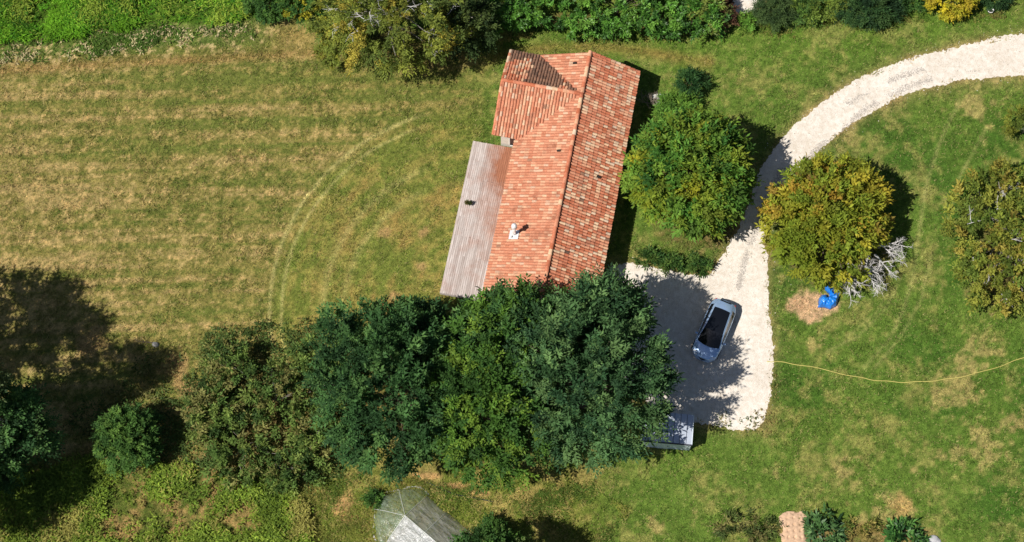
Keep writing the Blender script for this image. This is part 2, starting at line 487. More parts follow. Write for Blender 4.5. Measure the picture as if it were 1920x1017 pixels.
def leaves(P, d, nrm, ln, wd, col, droop=0.15):
    """diamond leaves: base P, direction d, up-normal nrm"""
    d = d / (np.linalg.norm(d, axis=1)[:, None] + 1e-9)
    s = np.cross(d, nrm); s /= np.linalg.norm(s, axis=1)[:, None] + 1e-9
    u = np.cross(s, d)
    V = np.empty((len(P), 4, 3))
    V[:, 0] = P
    V[:, 1] = P + d * (ln * 0.48)[:, None] + s * (wd * 0.5)[:, None] + u * (wd * 0.16)[:, None]
    V[:, 2] = P + d * ln[:, None] - u * (ln * droop)[:, None]
    V[:, 3] = P + d * (ln * 0.48)[:, None] - s * (wd * 0.5)[:, None] + u * (wd * 0.16)[:, None]
    return V.reshape(-1, 3), np.arange(4 * len(P)).reshape(-1, 4), np.repeat(col, 4, 0)

def unit(rng, n):
    v = rng.normal(size=(n, 3)); return v / np.linalg.norm(v, axis=1)[:, None]

def palette(rng, n, cols, weights=None):
    cols = np.array(cols); w = None if weights is None else np.array(weights, float) / sum(weights)
    return cols[rng.choice(len(cols), n, p=w)]

def weeds(name, poly, count, h, leaf, cols, label, cat, seed, per=9, spread=0.35, wts=None, dens=None, mat=None):
    """a mat of leafy stems within a surveyed outline"""
    r = np.random.default_rng(seed)
    poly = np.array(poly, float)
    W = np.array([G(x, y)[:2] for x, y in poly])
    lo, hi = W.min(0), W.max(0)
    X = r.uniform(lo[0], hi[0], count * 3); Y = r.uniform(lo[1], hi[1], count * 3)
    px, py = to_map(X, Y)
    q = poly_sd(px, py, poly) + (fbm(X * 0.6, Y * 0.6, seed, 3) - 0.5) * 40
    den = fbm(X * 0.35, Y * 0.35, seed + 5, 3)
    k = (q < 0) & (r.random(len(X)) < np.clip((den - 0.36) * 4.5, 0.03, 1) if dens is None else (q < 0) & (r.random(len(X)) < dens))
    X, Y, den = X[k][:count], Y[k][:count], den[k][:count]
    n = len(X)
    hh = h * (0.45 + 0.9 * den) * r.uniform(0.6, 1.25, n)
    pn = fbm(X * 0.45, Y * 0.45, seed + 9, 3); ci = np.clip(((pn - 0.3) / 0.4 + r.normal(0, 0.22, n)) * len(cols), 0, len(cols) - 1).astype(int)
    cs = np.array(cols)[ci] * (r.uniform(0.75, 1.25, n) * (0.6 + 0.8 * fbm(X * 0.9, Y * 0.9, seed + 11, 2)))[:, None]
    P = np.repeat(np.stack([X, Y, hh], 1), per, 0)
    ang = r.uniform(0, 6.283, n * per)
    P[:, 0] += r.normal(0, spread * 0.35, n * per); P[:, 1] += r.normal(0, spread * 0.35, n * per); P[:, 2] *= r.uniform(0.45, 1.0, n * per)
    el = r.uniform(-0.3, 0.9, n * per)
    d = np.stack([np.cos(ang) * np.cos(el), np.sin(ang) * np.cos(el), np.sin(el)], 1)
    nr = np.array([0, 0, 1.0]) + r.normal(0, 0.35, (n * per, 3))
    L = leaf[0] * r.uniform(0.6, 1.35, n * per); Wd = leaf[1] * r.uniform(0.6, 1.3, n * per)
    col = np.repeat(cs, per, 0) * r.uniform(0.8, 1.25, n * per)[:, None]
    V, Fc, cc = leaves(P, d, nr, L, Wd, col, 0.3)
    return tag(put(name, mesh_np(name, V, Fc, cc, mat or M_LEAF)), label, cat, None, 'stuff')

BRIGHT = [A(112, 164, 40), A(88, 146, 34), A(132, 176, 52), A(70, 122, 34), A(152, 176, 66)]
weeds('tall_weeds', [(-60, -60), (470, -60), (462, 20), (450, 42), (330, 46), (220, 62), (120, 66), (0, 82), (-60, 86)], 10000, 0.6, (0.30, 0.075), BRIGHT,
      'bright green tall weeds along the top left edge', 'weeds', 51, 9, 0.4)
weeds('rough_weeds', [(-60, 70), (120, 60), (300, 50), (450, 44), (480, 66), (300, 92), (120, 112), (-60, 130)], 800, 0.13, (0.26, 0.09),
      [A(96, 128, 52), A(112, 138, 60), A(206, 192, 146), A(84, 112, 46)], 'low rough weeds with straw below the tall weeds', 'weeds', 52, 7, 0.3)
weeds('bracken', [(-60, 940), (60, 900), (150, 858), (230, 872), (330, 870), (420, 880), (500, 900), (560, 925), (585, 1000), (590, 1070), (-60, 1070)], 6200, 0.6, (0.25, 0.085),
      [A(108, 134, 50), A(128, 154, 54), A(150, 172, 66), A(122, 146, 56), A(164, 160, 84)], 'yellow green bracken across the bottom left corner', 'bracken', 53, 9, 0.45)
weeds('undergrowth', [(120, 790), (330, 640), (470, 610), (640, 600), (680, 800), (700, 880), (620, 900), (560, 930), (420, 890), (300, 860), (200, 860)], 1700, 0.45, (0.24, 0.09),
      [A(84, 106, 52), A(100, 120, 60), A(70, 92, 46), A(116, 128, 66), A(134, 130, 78)], 'dull green undergrowth between the scrub shrubs', 'undergrowth', 54, 7, 0.4)
weeds('dry_herbs', [(570, 905), (690, 880), (860, 925), (1000, 925), (1110, 900), (1180, 960), (1120, 1060), (570, 1060)], 3600, 0.22, (0.2, 0.04),
      [A(146, 150, 70), A(120, 136, 56), A(174, 162, 98), A(98, 124, 50)], 'dry herbs round the plastic tunnel', 'herbs', 55, 6, 0.3)
weeds('verge_herbs', [(1180, 452), (1240, 458), (1340, 452), (1352, 480), (1325, 512), (1250, 506), (1185, 494)], 260, 0.12, (0.22, 0.05),
      [A(110, 124, 54), A(84, 106, 44), A(146, 146, 78)], 'grassy herbs on the verge between house and drive', 'herbs', 56, 7, 0.3)
weeds('drive_weeds', [(1320, 775), (1350, 770), (1400, 780), (1435, 765), (1446, 700), (1456, 700), (1452, 790), (1430, 812), (1330, 808)], 150, 0.12, (0.2, 0.06),
      [A(126, 136, 64), A(100, 118, 52), A(160, 146, 88)], 'scattered weeds on the near end of the gravel', 'weeds', 58, 7, 0.3, None, 0.3)
weeds('hedge_foot_herbs', [(880, 62), (1000, 58), (1150, 66), (1300, 64), (1380, 54), (1480, 44), (1640, 30), (1800, 34), (1880, 20), (1880, 40), (1700, 44), (1500, 62), (1300, 76), (1000, 72), (880, 82)], 1500, 0.2, (0.2, 0.05),
      [A(96, 128, 46), A(120, 136, 60), A(152, 146, 80)], 'uncut grass along the foot of the hedge', 'grass', 57, 7, 0.3)

def smooth_path(pts, k=10):
    out = []
    n_ = len(pts)
    for i in range(n_ - 1):
        p0, p1, p2, p3 = [np.array(pts[min(max(i + q, 0), n_ - 1)], float) for q in (-1, 0, 1, 2)]
        for t in np.arange(k) / k:
            out.append(0.5 * (2 * p1 + (p2 - p0) * t + (2 * p0 - 5 * p1 + 4 * p2 - p3) * t * t + (-p0 + 3 * p1 - 3 * p2 + p3) * t ** 3))
    out.append(np.array(pts[-1], float)); return out
# loose stones on the drive: too small to pick apart
def pebbles():
    r = np.random.default_rng(9); n = 60000
    X = r.uniform(3, 39, n); Y = r.uniform(-12, 22, n)
    px, py = to_map(X, Y); sd = poly_sd(px, py, DRIVE)
    edge = np.exp(-np.abs(sd) / 7)
    k = ((sd < 0) & (r.random(n) < 0.45 + edge * 0.5)) | ((sd >= 0) & (r.random(n) < edge * 0.28))
    TR = [[(2000, 88), (1900, 96), (1800, 112), (1720, 134), (1640, 165), (1570, 210), (1510, 262), (1460, 330), (1425, 410), (1400, 480), (1385, 540)], [(2000, 112), (1900, 120), (1800, 134), (1730, 154), (1655, 186), (1590, 230), (1530, 282), (1480, 345)]]
    tr_ = np.minimum(path_d(px, py, TR[0]), path_d(px, py, TR[1])) + (fbm(X * 0.5, Y * 0.5, 66, 2) - 0.5) * 12
    dark = np.exp(-(tr_ / 4.0) ** 2)[k]
    X, Y = X[k], Y[k]; n = len(X)
    s = r.uniform(0.012, 0.04, n) * np.where(r.random(n) < 0.06, 1.8, 1)
    o = np.array([[1, 0, 0], [-1, 0, 0], [0, 1, 0], [0, -1, 0], [0, 0, 1], [0, 0, -0.2]], float)
    V = np.stack([X, Y, np.full(n, 0.013)], 1)[:, None] + o[None] * s[:, None, None] * r.uniform(0.6, 1.2, (n, 6, 1)) * np.array([1, 1, 0.7])
    f = np.array([[0, 2, 4], [2, 1, 4], [1, 3, 4], [3, 0, 4]])
    Fc = (np.arange(n) * 6)[:, None, None] + f[None]
    col = palette(r, n, [(0.66, 0.6, 0.53), (0.55, 0.49, 0.42), (0.4, 0.35, 0.3), (0.72, 0.68, 0.62), (0.2, 0.18, 0.15)], [5, 3, 1, 5, 0.4])
    col = np.where((r.random(n) < dark * 0.8)[:, None], palette(r, n, [(0.36, 0.32, 0.28), (0.28, 0.25, 0.22), (0.46, 0.41, 0.36)]), col)
    m2 = 8000; q = r.random(m2); which = r.random(m2) < 0.6
    def along(pts, q):
        P_ = np.array(smooth_path(pts, 8)); i_ = np.clip((q * (len(P_) - 1)).astype(int), 0, len(P_) - 2); f_ = (q * (len(P_) - 1) - i_)[:, None]
        return P_[i_] * (1 - f_) + P_[i_ + 1] * f_
    pq = np.where(which[:, None], along(TR[0], q), along(TR[1], q)) + r.normal(0, 3.2, (m2, 2))
    W2 = np.array([G(x, y)[:2] for x, y in pq]); kk = fbm(W2[:, 0] * 0.35, W2[:, 1] * 0.35, 68, 3) > 0.42; W2 = W2[kk]; m2 = len(W2)
    V2 = np.stack([W2[:, 0], W2[:, 1], np.full(m2, 0.013)], 1)[:, None] + o[None] * r.uniform(0.02, 0.05, m2)[:, None, None] * np.array([1, 1, 0.4])
    V = np.concatenate([V.reshape(-1, 6, 3), V2]); col = np.concatenate([col, palette(r, m2, [(0.40, 0.36, 0.32), (0.30, 0.27, 0.24), (0.50, 0.45, 0.40)])]); n = len(V)
    Fc = (np.arange(n) * 6)[:, None, None] + f[None]
    m, nt, p, out = newmat('pebble'); a = N(nt, 'ShaderNodeVertexColor', layer_name='Col'); nt.links.new(a.outputs[0], p.inputs['Base Color']); p.inputs['Roughness'].default_value = 0.9
    tag(put('loose_stones', mesh_np('loose_stones', V.reshape(-1, 3), Fc.reshape(-1, 3), np.repeat(col, 6, 0), m)), 'loose pale stones scattered over the gravel drive', 'stones', None, 'stuff')
pebbles()

# ------------------------------------------------------------------ farmhouse
HE = dict(ridge=4.45, ra=0.1, slope=0.496, aW=-3.95, aE=3.73, bS=-15.0, bN=3.55, wr=4.40, wb=0.3, wk=0.53, wa=-5.5, wbS=-3.08, wbN=3.46)
def z_main(a): return HE['ridge'] - HE['slope'] * abs(a - HE['ra'])
def z_wing(a, b): return HE['wr'] - HE['wk'] * abs(b - HE['wb']) if a < HE['ra'] + 0.05 and HE['wbS'] <= b <= HE['wbN'] else -9

def m_tile(name, per_object):
    m, nt, p, out = newmat(name)
    tc = N(nt, 'ShaderNodeTexCoord')
    if per_object:
        oi = N(nt, 'ShaderNodeObjectInfo'); rnd = oi.outputs['Random']; pale = None
        geo = N(nt, 'ShaderNodeNewGeometry'); vec = geo.outputs['Position']
    else:
        a = N(nt, 'ShaderNodeVertexColor', layer_name='Col'); sp = N(nt, 'ShaderNodeSeparateColor'); nt.links.new(a.outputs[0], sp.inputs[0]); rnd = sp.outputs[0]; pale = sp.outputs[1]
        geo = N(nt, 'ShaderNodeNewGeometry'); vec = geo.outputs['Position']
    r = N(nt, 'ShaderNodeValToRGB'); r.color_ramp.interpolation = 'LINEAR'
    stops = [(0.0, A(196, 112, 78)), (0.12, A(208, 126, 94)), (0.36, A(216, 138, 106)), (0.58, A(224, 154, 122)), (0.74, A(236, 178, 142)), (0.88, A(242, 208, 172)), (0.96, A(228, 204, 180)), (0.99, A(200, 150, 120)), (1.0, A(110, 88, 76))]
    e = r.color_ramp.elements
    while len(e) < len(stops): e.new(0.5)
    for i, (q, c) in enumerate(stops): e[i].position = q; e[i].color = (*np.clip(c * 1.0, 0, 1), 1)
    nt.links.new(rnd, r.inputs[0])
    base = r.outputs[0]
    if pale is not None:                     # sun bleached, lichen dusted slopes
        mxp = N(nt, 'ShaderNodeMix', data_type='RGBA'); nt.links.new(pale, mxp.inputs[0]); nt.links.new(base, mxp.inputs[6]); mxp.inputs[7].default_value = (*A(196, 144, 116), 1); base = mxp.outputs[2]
    lich = noise(nt, 1.1, 5, 0.7, vec)
    fine = noise(nt, 9.0, 4, 0.7, vec)
    c1 = ramp(nt, lich, [(0.33, (0.66, 0.65, 0.66)), (0.47, (1, 1, 1)), (0.62, (1, 1, 1)), (0.8, (1.12, 1.2, 1.25))])
    c2 = ramp(nt, fine, [(0.3, (0.72, 0.7, 0.68)), (0.65, (1.08, 1.06, 1.05))])
    nt.links.new(mul(nt, mul(nt, base, c1), c2), p.inputs['Base Color'])
    p.inputs['Roughness'].default_value = 0.85; p.inputs['Specular IOR Level'].default_value = 0.25
    bump(nt, fine, 0.5, 0.01, p)
    return m
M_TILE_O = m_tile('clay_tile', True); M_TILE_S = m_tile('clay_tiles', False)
M_PAN = m_plain('tile_channels', A(186, 116, 90), 0.95, 0, 7, 0.45, 0.01)
M_RENDER = m_plain('white_render', (0.70, 0.66, 0.58), 0.9, 0, 3, 0.10, 0.004)
M_FRAME = m_plain('white_joinery', (0.78, 0.78, 0.76), 0.5, 0, 8, 0.06)
M_GLASS = m_plain('window_glass', (0.02, 0.025, 0.03), 0.06, 0, 0, 0, 0, 0, 0.8)
M_WHITEMETAL = m_plain('white_flue_metal', (0.80, 0.80, 0.80), 0.3, 0.15, 6, 0.06)
M_DARK = m_plain('dark_opening', (0.02, 0.015, 0.012), 0.9, 0, 5, 0.3)

ox, oy = O_[0], O_[1]
house = thing('farmhouse', 'farmhouse with red clay tile roof and short cross wing', 'house', (ox, oy, 0), PHI)
slabs = []
def slab(mb, pts, t=0.10):
    """roof deck under the tiles: top polygon and its thickness"""
    k = len(pts); top = [(x, y, z - 0.02) for x, y, z in pts]; bot = [(x, y, z - 0.02 - t) for x, y, z in pts]
    mb.add(top + bot, [tuple(range(k)), tuple(range(2 * k - 1, k - 1, -1))] + [(i, i + k, (i + 1) % k + k, (i + 1) % k) for i in range(k)])
rd = MB()
h = HE
slab(rd, [(h['ra'], h['bS'], h['ridge']), (h['aE'], h['bS'], z_main(h['aE'])), (h['aE'], h['bN'], z_main(h['aE'])), (h['ra'], h['bN'], h['ridge'])])
slab(rd, [(h['aW'], h['bS'], z_main(h['aW'])), (h['ra'], h['bS'], h['ridge']), (h['ra'], h['bN'], h['ridge']), (h['aW'], h['bN'], z_main(h['aW']))])
zs = lambda b: h['wr'] - h['wk'] * abs(b - h['wb'])
slab(rd, [(h['wa'], h['wbS'], zs(h['wbS'])), (h['ra'], h['wbS'], zs(h['wbS'])), (h['ra'], h['wb'], h['wr']), (h['wa'], h['wb'], h['wr'])])
slab(rd, [(h['wa'], h['wb'], h['wr']), (h['ra'], h['wb'], h['wr']), (h['ra'], h['wbN'], zs(h['wbN'])), (h['wa'], h['wbN'], zs(h['wbN']))])
roof = rd.build('roof', M_PAN, house)

# canal tile: tapered half pipe, x runs up the slope
def tile_geo(L=0.46, r0=0.098, r1=0.078, seg=5, lift=0.018):
    V = []; Fc = []
    for i, (x, r, z) in enumerate(((0, r0, lift), (L, r1, 0.0))):
        for k in range(seg + 1):
            t = math.pi * k / seg
            V.append((x, r * math.cos(t), z + r * 0.74 * math.sin(t)))
    for k in range(seg): Fc.append((k, k + 1, seg + 2 + k, seg + 1 + k))
    n = len(V)                                   # thin lip at the lower end
    for k in range(seg + 1):
        t = math.pi * k / seg
        V.append((0, (r0 - 0.022) * math.cos(t), lift + (r0 - 0.022) * 0.74 * math.sin(t)))
    V += V[:seg + 1]
    for k in range(seg): Fc.append((n + seg + 2 + k, n + seg + 1 + k, n + k, n + k + 1))
    return V, Fc
TV, TF = tile_geo()
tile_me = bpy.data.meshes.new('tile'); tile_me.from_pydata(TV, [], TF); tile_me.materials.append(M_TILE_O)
tile_me.polygons.foreach_set('use_smooth', np.ones(len(TF), bool))
tile_me.update()
trng = np.random.default_rng(3)
PITCH, COURSE = 0.208, 0.345
T = []           # (matrix, plane)
def lay(plane, origin, along, upv, nrow, ncourse, keep):
    along = Vector(along).normalized(); upv = Vector(upv).normalized(); nrm = upv.cross(along)
    if nrm.z < 0: nrm = -nrm
    side = nrm.cross(upv)
    for i in range(nrow):
        wob = trng.normal(0, 0.006)
        for j in range(ncourse):
            p = Vector(origin) + along * ((i + 0.5) * PITCH + wob + trng.normal(0, 0.006)) + upv * (j * COURSE - 0.03 + trng.normal(0, 0.012))
            mid = p + upv * 0.2
            if not keep(mid.x, mid.y): continue
            yaw = trng.normal(0, 0.02)
            u2 = (upv * math.cos(yaw) + side * math.sin(yaw)); s2 = nrm.cross(u2)
            m = Matrix(((u2.x, s2.x, nrm.x, p.x), (u2.y, s2.y, nrm.y, p.y), (u2.z, s2.z, nrm.z, p.z), (0, 0, 0, 1)))
            T.append((m, plane))
Lb = h['bN'] - h['bS']
sl = math.hypot(1, h['slope'])
nE = int((h['aE'] - h['ra']) * sl / COURSE); nW = int((h['ra'] - h['aW']) * sl / COURSE)
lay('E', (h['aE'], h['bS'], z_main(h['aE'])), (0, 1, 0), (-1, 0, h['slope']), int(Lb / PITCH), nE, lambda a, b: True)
lay('W', (h['aW'], h['bS'], z_main(h['aW'])), (0, 1, 0), (1, 0, h['slope']), int(Lb / PITCH), nW + 1, lambda a, b: z_main(a) > z_wing(a, b) + 0.015 and a < h['ra'] - 0.1)
wl = math.hypot(1, h['wk'])
lay('S', (h['wa'], h['wbS'], zs(h['wbS'])), (1, 0, 0), (0, 1, h['wk']), int(5.6 / PITCH), int(3.38 * wl / COURSE), lambda a, b: zs(b) > z_main(a) + 0.015)
lay('N', (h['wa'], h['wbN'], zs(h['wbN'])), (1, 0, 0), (0, -1, h['wk']), int(5.6 / PITCH), int(3.16 * wl / COURSE), lambda a, b: zs(b) > z_main(a) + 0.015)
# the tiles that show largest (lower courses of the sunlit slopes nearest the drone) as pieces of their own, the rest as one part
score = []
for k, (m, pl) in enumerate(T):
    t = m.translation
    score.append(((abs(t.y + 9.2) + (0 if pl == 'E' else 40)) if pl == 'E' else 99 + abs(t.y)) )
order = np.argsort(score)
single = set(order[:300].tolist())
sv, sf, sc = [], [], []
TVn = np.array(TV); TFn = np.array(TF)
for k, (m, pl) in enumerate(T):
    if k in single:
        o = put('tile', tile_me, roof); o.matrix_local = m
    else:
        M3 = np.array(m)
        sf.append(TFn + len(sv) * len(TV)); sv.append(TVn @ M3[:3, :3].T + M3[:3, 3])
        r = trng.random()
        if pl == 'N': # weathered, sooty patch on the small north slope
            t = m.translation
            if fbm(np.array([t.x * 0.9]), np.array([t.y * 0.9]), 77, 2)[0] > 0.46: r = 0.995 + 0.005 * trng.random()
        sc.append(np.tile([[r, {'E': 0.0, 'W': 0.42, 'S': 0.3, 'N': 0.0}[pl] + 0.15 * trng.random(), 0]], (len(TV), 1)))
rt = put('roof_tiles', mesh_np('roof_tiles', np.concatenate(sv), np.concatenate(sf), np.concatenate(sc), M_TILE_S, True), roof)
tag(rt, None, None, None, 'stuff')

# ridge tiles, verge tiles
def ridge_run(p0, p1, n_, name='ridge_tile', r0=0.15, r1=0.12):
    V2, F2 = tile_geo(1.12, r0, r1, 6, 0.03)
    p0, p1 = Vector(p0), Vector(p1); d = (p1 - p0); step = d.length / n_; d.normalize()
    me = bpy.data.meshes.new(name); me.from_pydata([(x * step, y, z) for x, y, z in V2], [], F2); me.materials.append(M_TILE_O); me.update()
    side = Vector((0, 0, 1)).cross(d).normalized(); nn = d.cross(side)
    for i in range(n_):
        p = p0 + d * step * i + nn * 0.0
        o = put(name, me, roof)
        o.matrix_local = Matrix(((d.x, side.x, nn.x, p.x + trng.normal(0, .006)), (d.y, side.y, nn.y, p.y), (d.z, side.z, nn.z, p.z), (0, 0, 0, 1)))
ridge_run((h['ra'], h['bS'] - 0.02, h['ridge'] + 0.05), (h['ra'], h['bN'] + 0.02, h['ridge'] + 0.05), 46)
ridge_run((h['wa'] - 0.02, h['wb'], h['wr'] + 0.05), (h['ra'] - 0.15, h['wb'], h['wr'] + 0.05), 14)
for aa, dirn in ((h['aE'], -1), (h['aW'], 1)):
    if dirn == -1:
        ridge_run((aa, h['bN'] + 0.02, z_main(aa) + 0.0), (h['ra'], h['bN'] + 0.02, h['ridge'] + 0.0), 10, 'verge_tile', 0.11, 0.09)
ridge_run((h['wa'] - 0.02, h['wbS'], zs(h['wbS'])), (h['wa'] - 0.02, h['wb'], h['wr']), 9, 'verge_tile', 0.11, 0.09)
ridge_run((h['wa'] - 0.02, h['wbN'], zs(h['wbN'])), (h['wa'] - 0.02, h['wb'], h['wr']), 9, 'verge_tile', 0.11, 0.09)
# vent tiles: small hooded openings
for pxv, pyv, zz in ((1075, 117, 4.2), (1045, 283, 4.1), (1119, 331, 3.5)):
    w = G(pxv, pyv, zz); a, b = house_ab(w[0], w[1]); z = z_main(a)
    sgn = 1 if a > h['ra'] else -1
    v = MB().tube([(0, 0, 0), (0.26, 0, 0.02)], 0.085, 8)
    o = v.build('vent_tile', M_DARK, roof, (a, b, z + 0.11), (0, -math.atan(h['slope']) if sgn < 0 else math.atan(h['slope']), 0))

# walls: gabled boxes
def gabled(name, a0, a1, b0, b1, axis):
    mb = MB()
    if axis == 'b':
        prof = [(a0, 0), (a1, 0), (a1, z_main(a1) - 0.14), (h['ra'], h['ridge'] - 0.16), (a0, z_main(a0) - 0.14)]
        mb.add([(a, b0, z) for a, z in prof] + [(a, b1, z) for a, z in prof], [(0, 1, 2, 3, 4), (9, 8, 7, 6, 5)] + [(i, i + 5, (i + 1) % 5 + 5, (i + 1) % 5) for i in range(5)])
    else:
        prof = [(b0, 0), (b1, 0), (b1, zs(b1) - 0.14), (h['wb'], h['wr'] - 0.16), (b0, zs(b0) - 0.14)]
        mb.add([(a0, b, z) for b, z in prof] + [(a1, b, z) for b, z in prof], [(4, 3, 2, 1, 0), (5, 6, 7, 8, 9)] + [(i, (i + 1) % 5, (i + 1) % 5 + 5, i + 5) for i in range(5)])
    return mb.build(name, M_RENDER, house)
gabled('wall', -3.45, 3.28, -14.55, 3.10, 'b')
gabled('wall', -5.05, -3.2, -2.70, 3.04, 'a')
def window(name, x0, x1, z0, z1, plane, pos, panes=2):
    f = MB(); t = 0.06
    def bx(u0, u1, w0, w1, d0, d1, m=None):
        m = m or f
        if plane == 'S': m.box(u0, u1, pos - d1, pos - d0, w0, w1)
        elif plane == 'E': m.box(pos + d0, pos + d1, u0, u1, w0, w1)
        else: m.box(pos - d1, pos - d0, u0, u1, w0, w1)
    bx(x0, x1, z0, z0 + t, 0.003, 0.05); bx(x0, x1, z1 - t, z1, 0.003, 0.05)
    bx(x0, x0 + t, z0 + t, z1 - t, 0.003, 0.05); bx(x1 - t, x1, z0 + t, z1 - t, 0.003, 0.05)
    bx((x0 + x1) / 2 - 0.03, (x0 + x1) / 2 + 0.03, z0 + t, z1 - t, 0.003, 0.047)
    o = f.build(name, M_FRAME, house)
    for q in range(2):
        m = MB(); xm = (x0 + x1) / 2
        bx(*((x0 + t, xm - 0.03) if q == 0 else (xm + 0.03, x1 - t)), z0 + t, z1 - t, 0.005, 0.02, m)
        m.build('pane', M_GLASS, o)
    return o
window('glazed_door', -4.45, -3.55, 0.36, 2.35, 'S', -2.70)
window('window', -9.2, -7.9, 0.9, 2.1, 'E', 3.28); window('window', -3.4, -2.1, 0.9, 2.1, 'E', 3.28); window('window', -13.2, -12.1, 0.9, 2.1, 'E', 3.28)
window('glazed_door', -7.6, -5.8, 0.36, 2.2, 'W', -3.45); window('glazed_door', -12.2, -10.4, 0.36, 2.2, 'W', -3.45)
# flue
fa, fb = -2.62, -10.32; fz = z_main(fa)
fl = MB().tube([(0, 0, -0.15), (0, 0, 1.45)], 0.125, 14).build('flue_pipe', M_WHITEMETAL, house, (fa, fb, fz), None, True)
MB().lathe([(0.15, 1.40), (0.20, 1.46), (0.20, 1.62), (0.14, 1.68), (0.19, 1.74), (0.19, 1.80), (0.03, 1.90)], 14).build('cowl', M_WHITEMETAL, fl, None, None, True)
MB().lathe([(0.24, -0.05), (0.17, 0.22), (0.135, 0.30)], 14).build('storm_collar', M_WHITEMETAL, fl, None, None, True)
MB().box(-0.36, 0.36, -0.36, 0.30, -0.012, 0.012).build('flashing', m_plain('lead_flashing', (0.74, 0.75, 0.77), 0.35, 0.3, 5, 0.15), fl, (0, 0, 0.13), (0, -math.atan(h['slope']), 0))
MB().box(-0.22, -0.13, -0.28, -0.10, 0.1, 0.3).build('bracket', M_WHITEMETAL, fl)

# ------------------------------------------------------------------ timber deck, board by board
def m_board():
    m, nt, p, out = newmat('weathered_board')
    oi = N(nt, 'ShaderNodeObjectInfo'); tc = N(nt, 'ShaderNodeTexCoord')
    mp = N(nt, 'ShaderNodeMapping'); mp.inputs['Scale'].default_value = (14, 0.7, 10); nt.links.new(tc.outputs['Object'], mp.inputs[0])
    ad = N(nt, 'ShaderNodeVectorMath', operation='ADD'); nt.links.new(mp.outputs[0], ad.inputs[0])
    cx = N(nt, 'ShaderNodeCombineXYZ'); ml = N(nt, 'ShaderNodeMath', operation='MULTIPLY'); ml.inputs[1].default_value = 90; nt.links.new(oi.outputs['Random'], ml.inputs[0]); nt.links.new(ml.outputs[0], cx.inputs[1]); nt.links.new(cx.outputs[0], ad.inputs[1])
    f = noise(nt, 1.6, 5, 0.65, ad.outputs[0])
    grey = ramp(nt, f, [(0.28, A(156, 142, 136)), (0.55, A(204, 192, 186)), (0.75, A(230, 220, 216))])
    tone = ramp(nt, oi.outputs['Random'], [(0.0, (0.80, 0.77, 0.76)), (0.5, (1, 1, 1)), (1.0, (1.06, 1.06, 1.07))])
    brown = ramp(nt, f, [(0.3, A(134, 80, 56)), (0.7, A(182, 122, 92))])
    # the sheltered boards by the wall have kept their colour: position in the house frame
    geo = N(nt, 'ShaderNodeNewGeometry')
    vt = N(nt, 'ShaderNodeMapping', vector_type='TEXTURE'); vt.inputs['Location'].default_value = (ox, oy, 0); vt.inputs['Rotation'].default_value = (0, 0, PHI); nt.links.new(geo.outputs['Position'], vt.inputs[0])
    sp = N(nt, 'ShaderNodeSeparateXYZ'); nt.links.new(vt.outputs[0], sp.inputs[0])
    s1 = maprange(nt, sp.outputs[0], -6.2, -4.4, 0, 1.1); s2 = maprange(nt, sp.outputs[1], -12.0, -3.6, 0, 1.2)
    pr = N(nt, 'ShaderNodeMath', operation='MULTIPLY'); nt.links.new(s1, pr.inputs[0]); nt.links.new(s2, pr.inputs[1])
    wv = noise(nt, 0.9, 4, 0.65, geo.outputs['Position'])
    wm = maprange(nt, wv, 0.35, 0.7, -0.25, 0.35)
    sm_ = N(nt, 'ShaderNodeMath', operation='ADD', use_clamp=True); nt.links.new(pr.outputs[0], sm_.inputs[0]); nt.links.new(wm, sm_.inputs[1])
    mx = N(nt, 'ShaderNodeMix', data_type='RGBA'); nt.links.new(sm_.outputs[0], mx.inputs[0]); nt.links.new(mul(nt, grey, tone), mx.inputs[6]); nt.links.new(brown, mx.inputs[7])
    nt.links.new(mx.outputs[2], p.inputs['Base Color']); p.inputs['Roughness'].default_value = 0.8
    bump(nt, f, 0.4, 0.004, p)
    return m
M_BOARD = m_board()
deck = thing('timber_deck', 'weathered grey timber deck along the house wall', 'deck', (ox, oy, 0), PHI)
DA0, DA1, DB0, DB1, DZ = -7.0, -3.5, -14.45, -2.86, 0.34
brng = np.random.default_rng(12)
bw = 0.138; a = DA0; i = 0
lens = {}
while a + bw < DA1:
    cuts = [DB0] + [DB0 + x + (0.0 if i % 2 else 1.45) for x in (2.9, 5.8, 8.7)] + [DB1]
    cuts = sorted(c for c in cuts if DB0 <= c <= DB1)
    for c0, c1 in zip(cuts[:-1], cuts[1:]):
        if c1 - c0 < 0.2: continue
        k = round(c1 - c0, 2)
        if k not in lens: lens[k] = MB().box(-bw / 2 + 0.004, bw / 2 - 0.004, -k / 2 + 0.003, k / 2 - 0.003, -0.028, 0).mesh('board', M_BOARD)
        e0 = brng.normal(0, 0.006) if c0 == DB0 or c1 == DB1 else 0
        put('board', lens[k], deck, (a + bw / 2, (c0 + c1) / 2 + e0, DZ + brng.normal(0, 0.0025)), (brng.normal(0, 0.0006), brng.normal(0, 0.008), brng.normal(0, 0.0008)))
    a += bw + 0.004; i += 1
fr = MB()
for bb in np.arange(DB0 + 0.1, DB1, 0.6): fr.box(DA0 + 0.06, DA1 - 0.02, bb, bb + 0.05, 0.14, 0.305)
fr.build('joists', M_BARK, deck)
MB().box(DA0 - 0.03, DA0 - 0.003, DB0, DB1, 0.05, 0.335).build('edge_board', M_BOARD, deck)
MB().box(DA0 - 0.03, DA1, DB0 - 0.03, DB0 - 0.013, 0.05, 0.335).build('edge_board', M_BOARD, deck)
for aa in (DA0 + 0.15, -5.2):
    for bb in np.arange(DB0 + 0.15, DB1, 2.2): MB().box(aa, aa + 0.09, bb, bb + 0.09, 0, 0.14).build('post', M_BARK, deck)

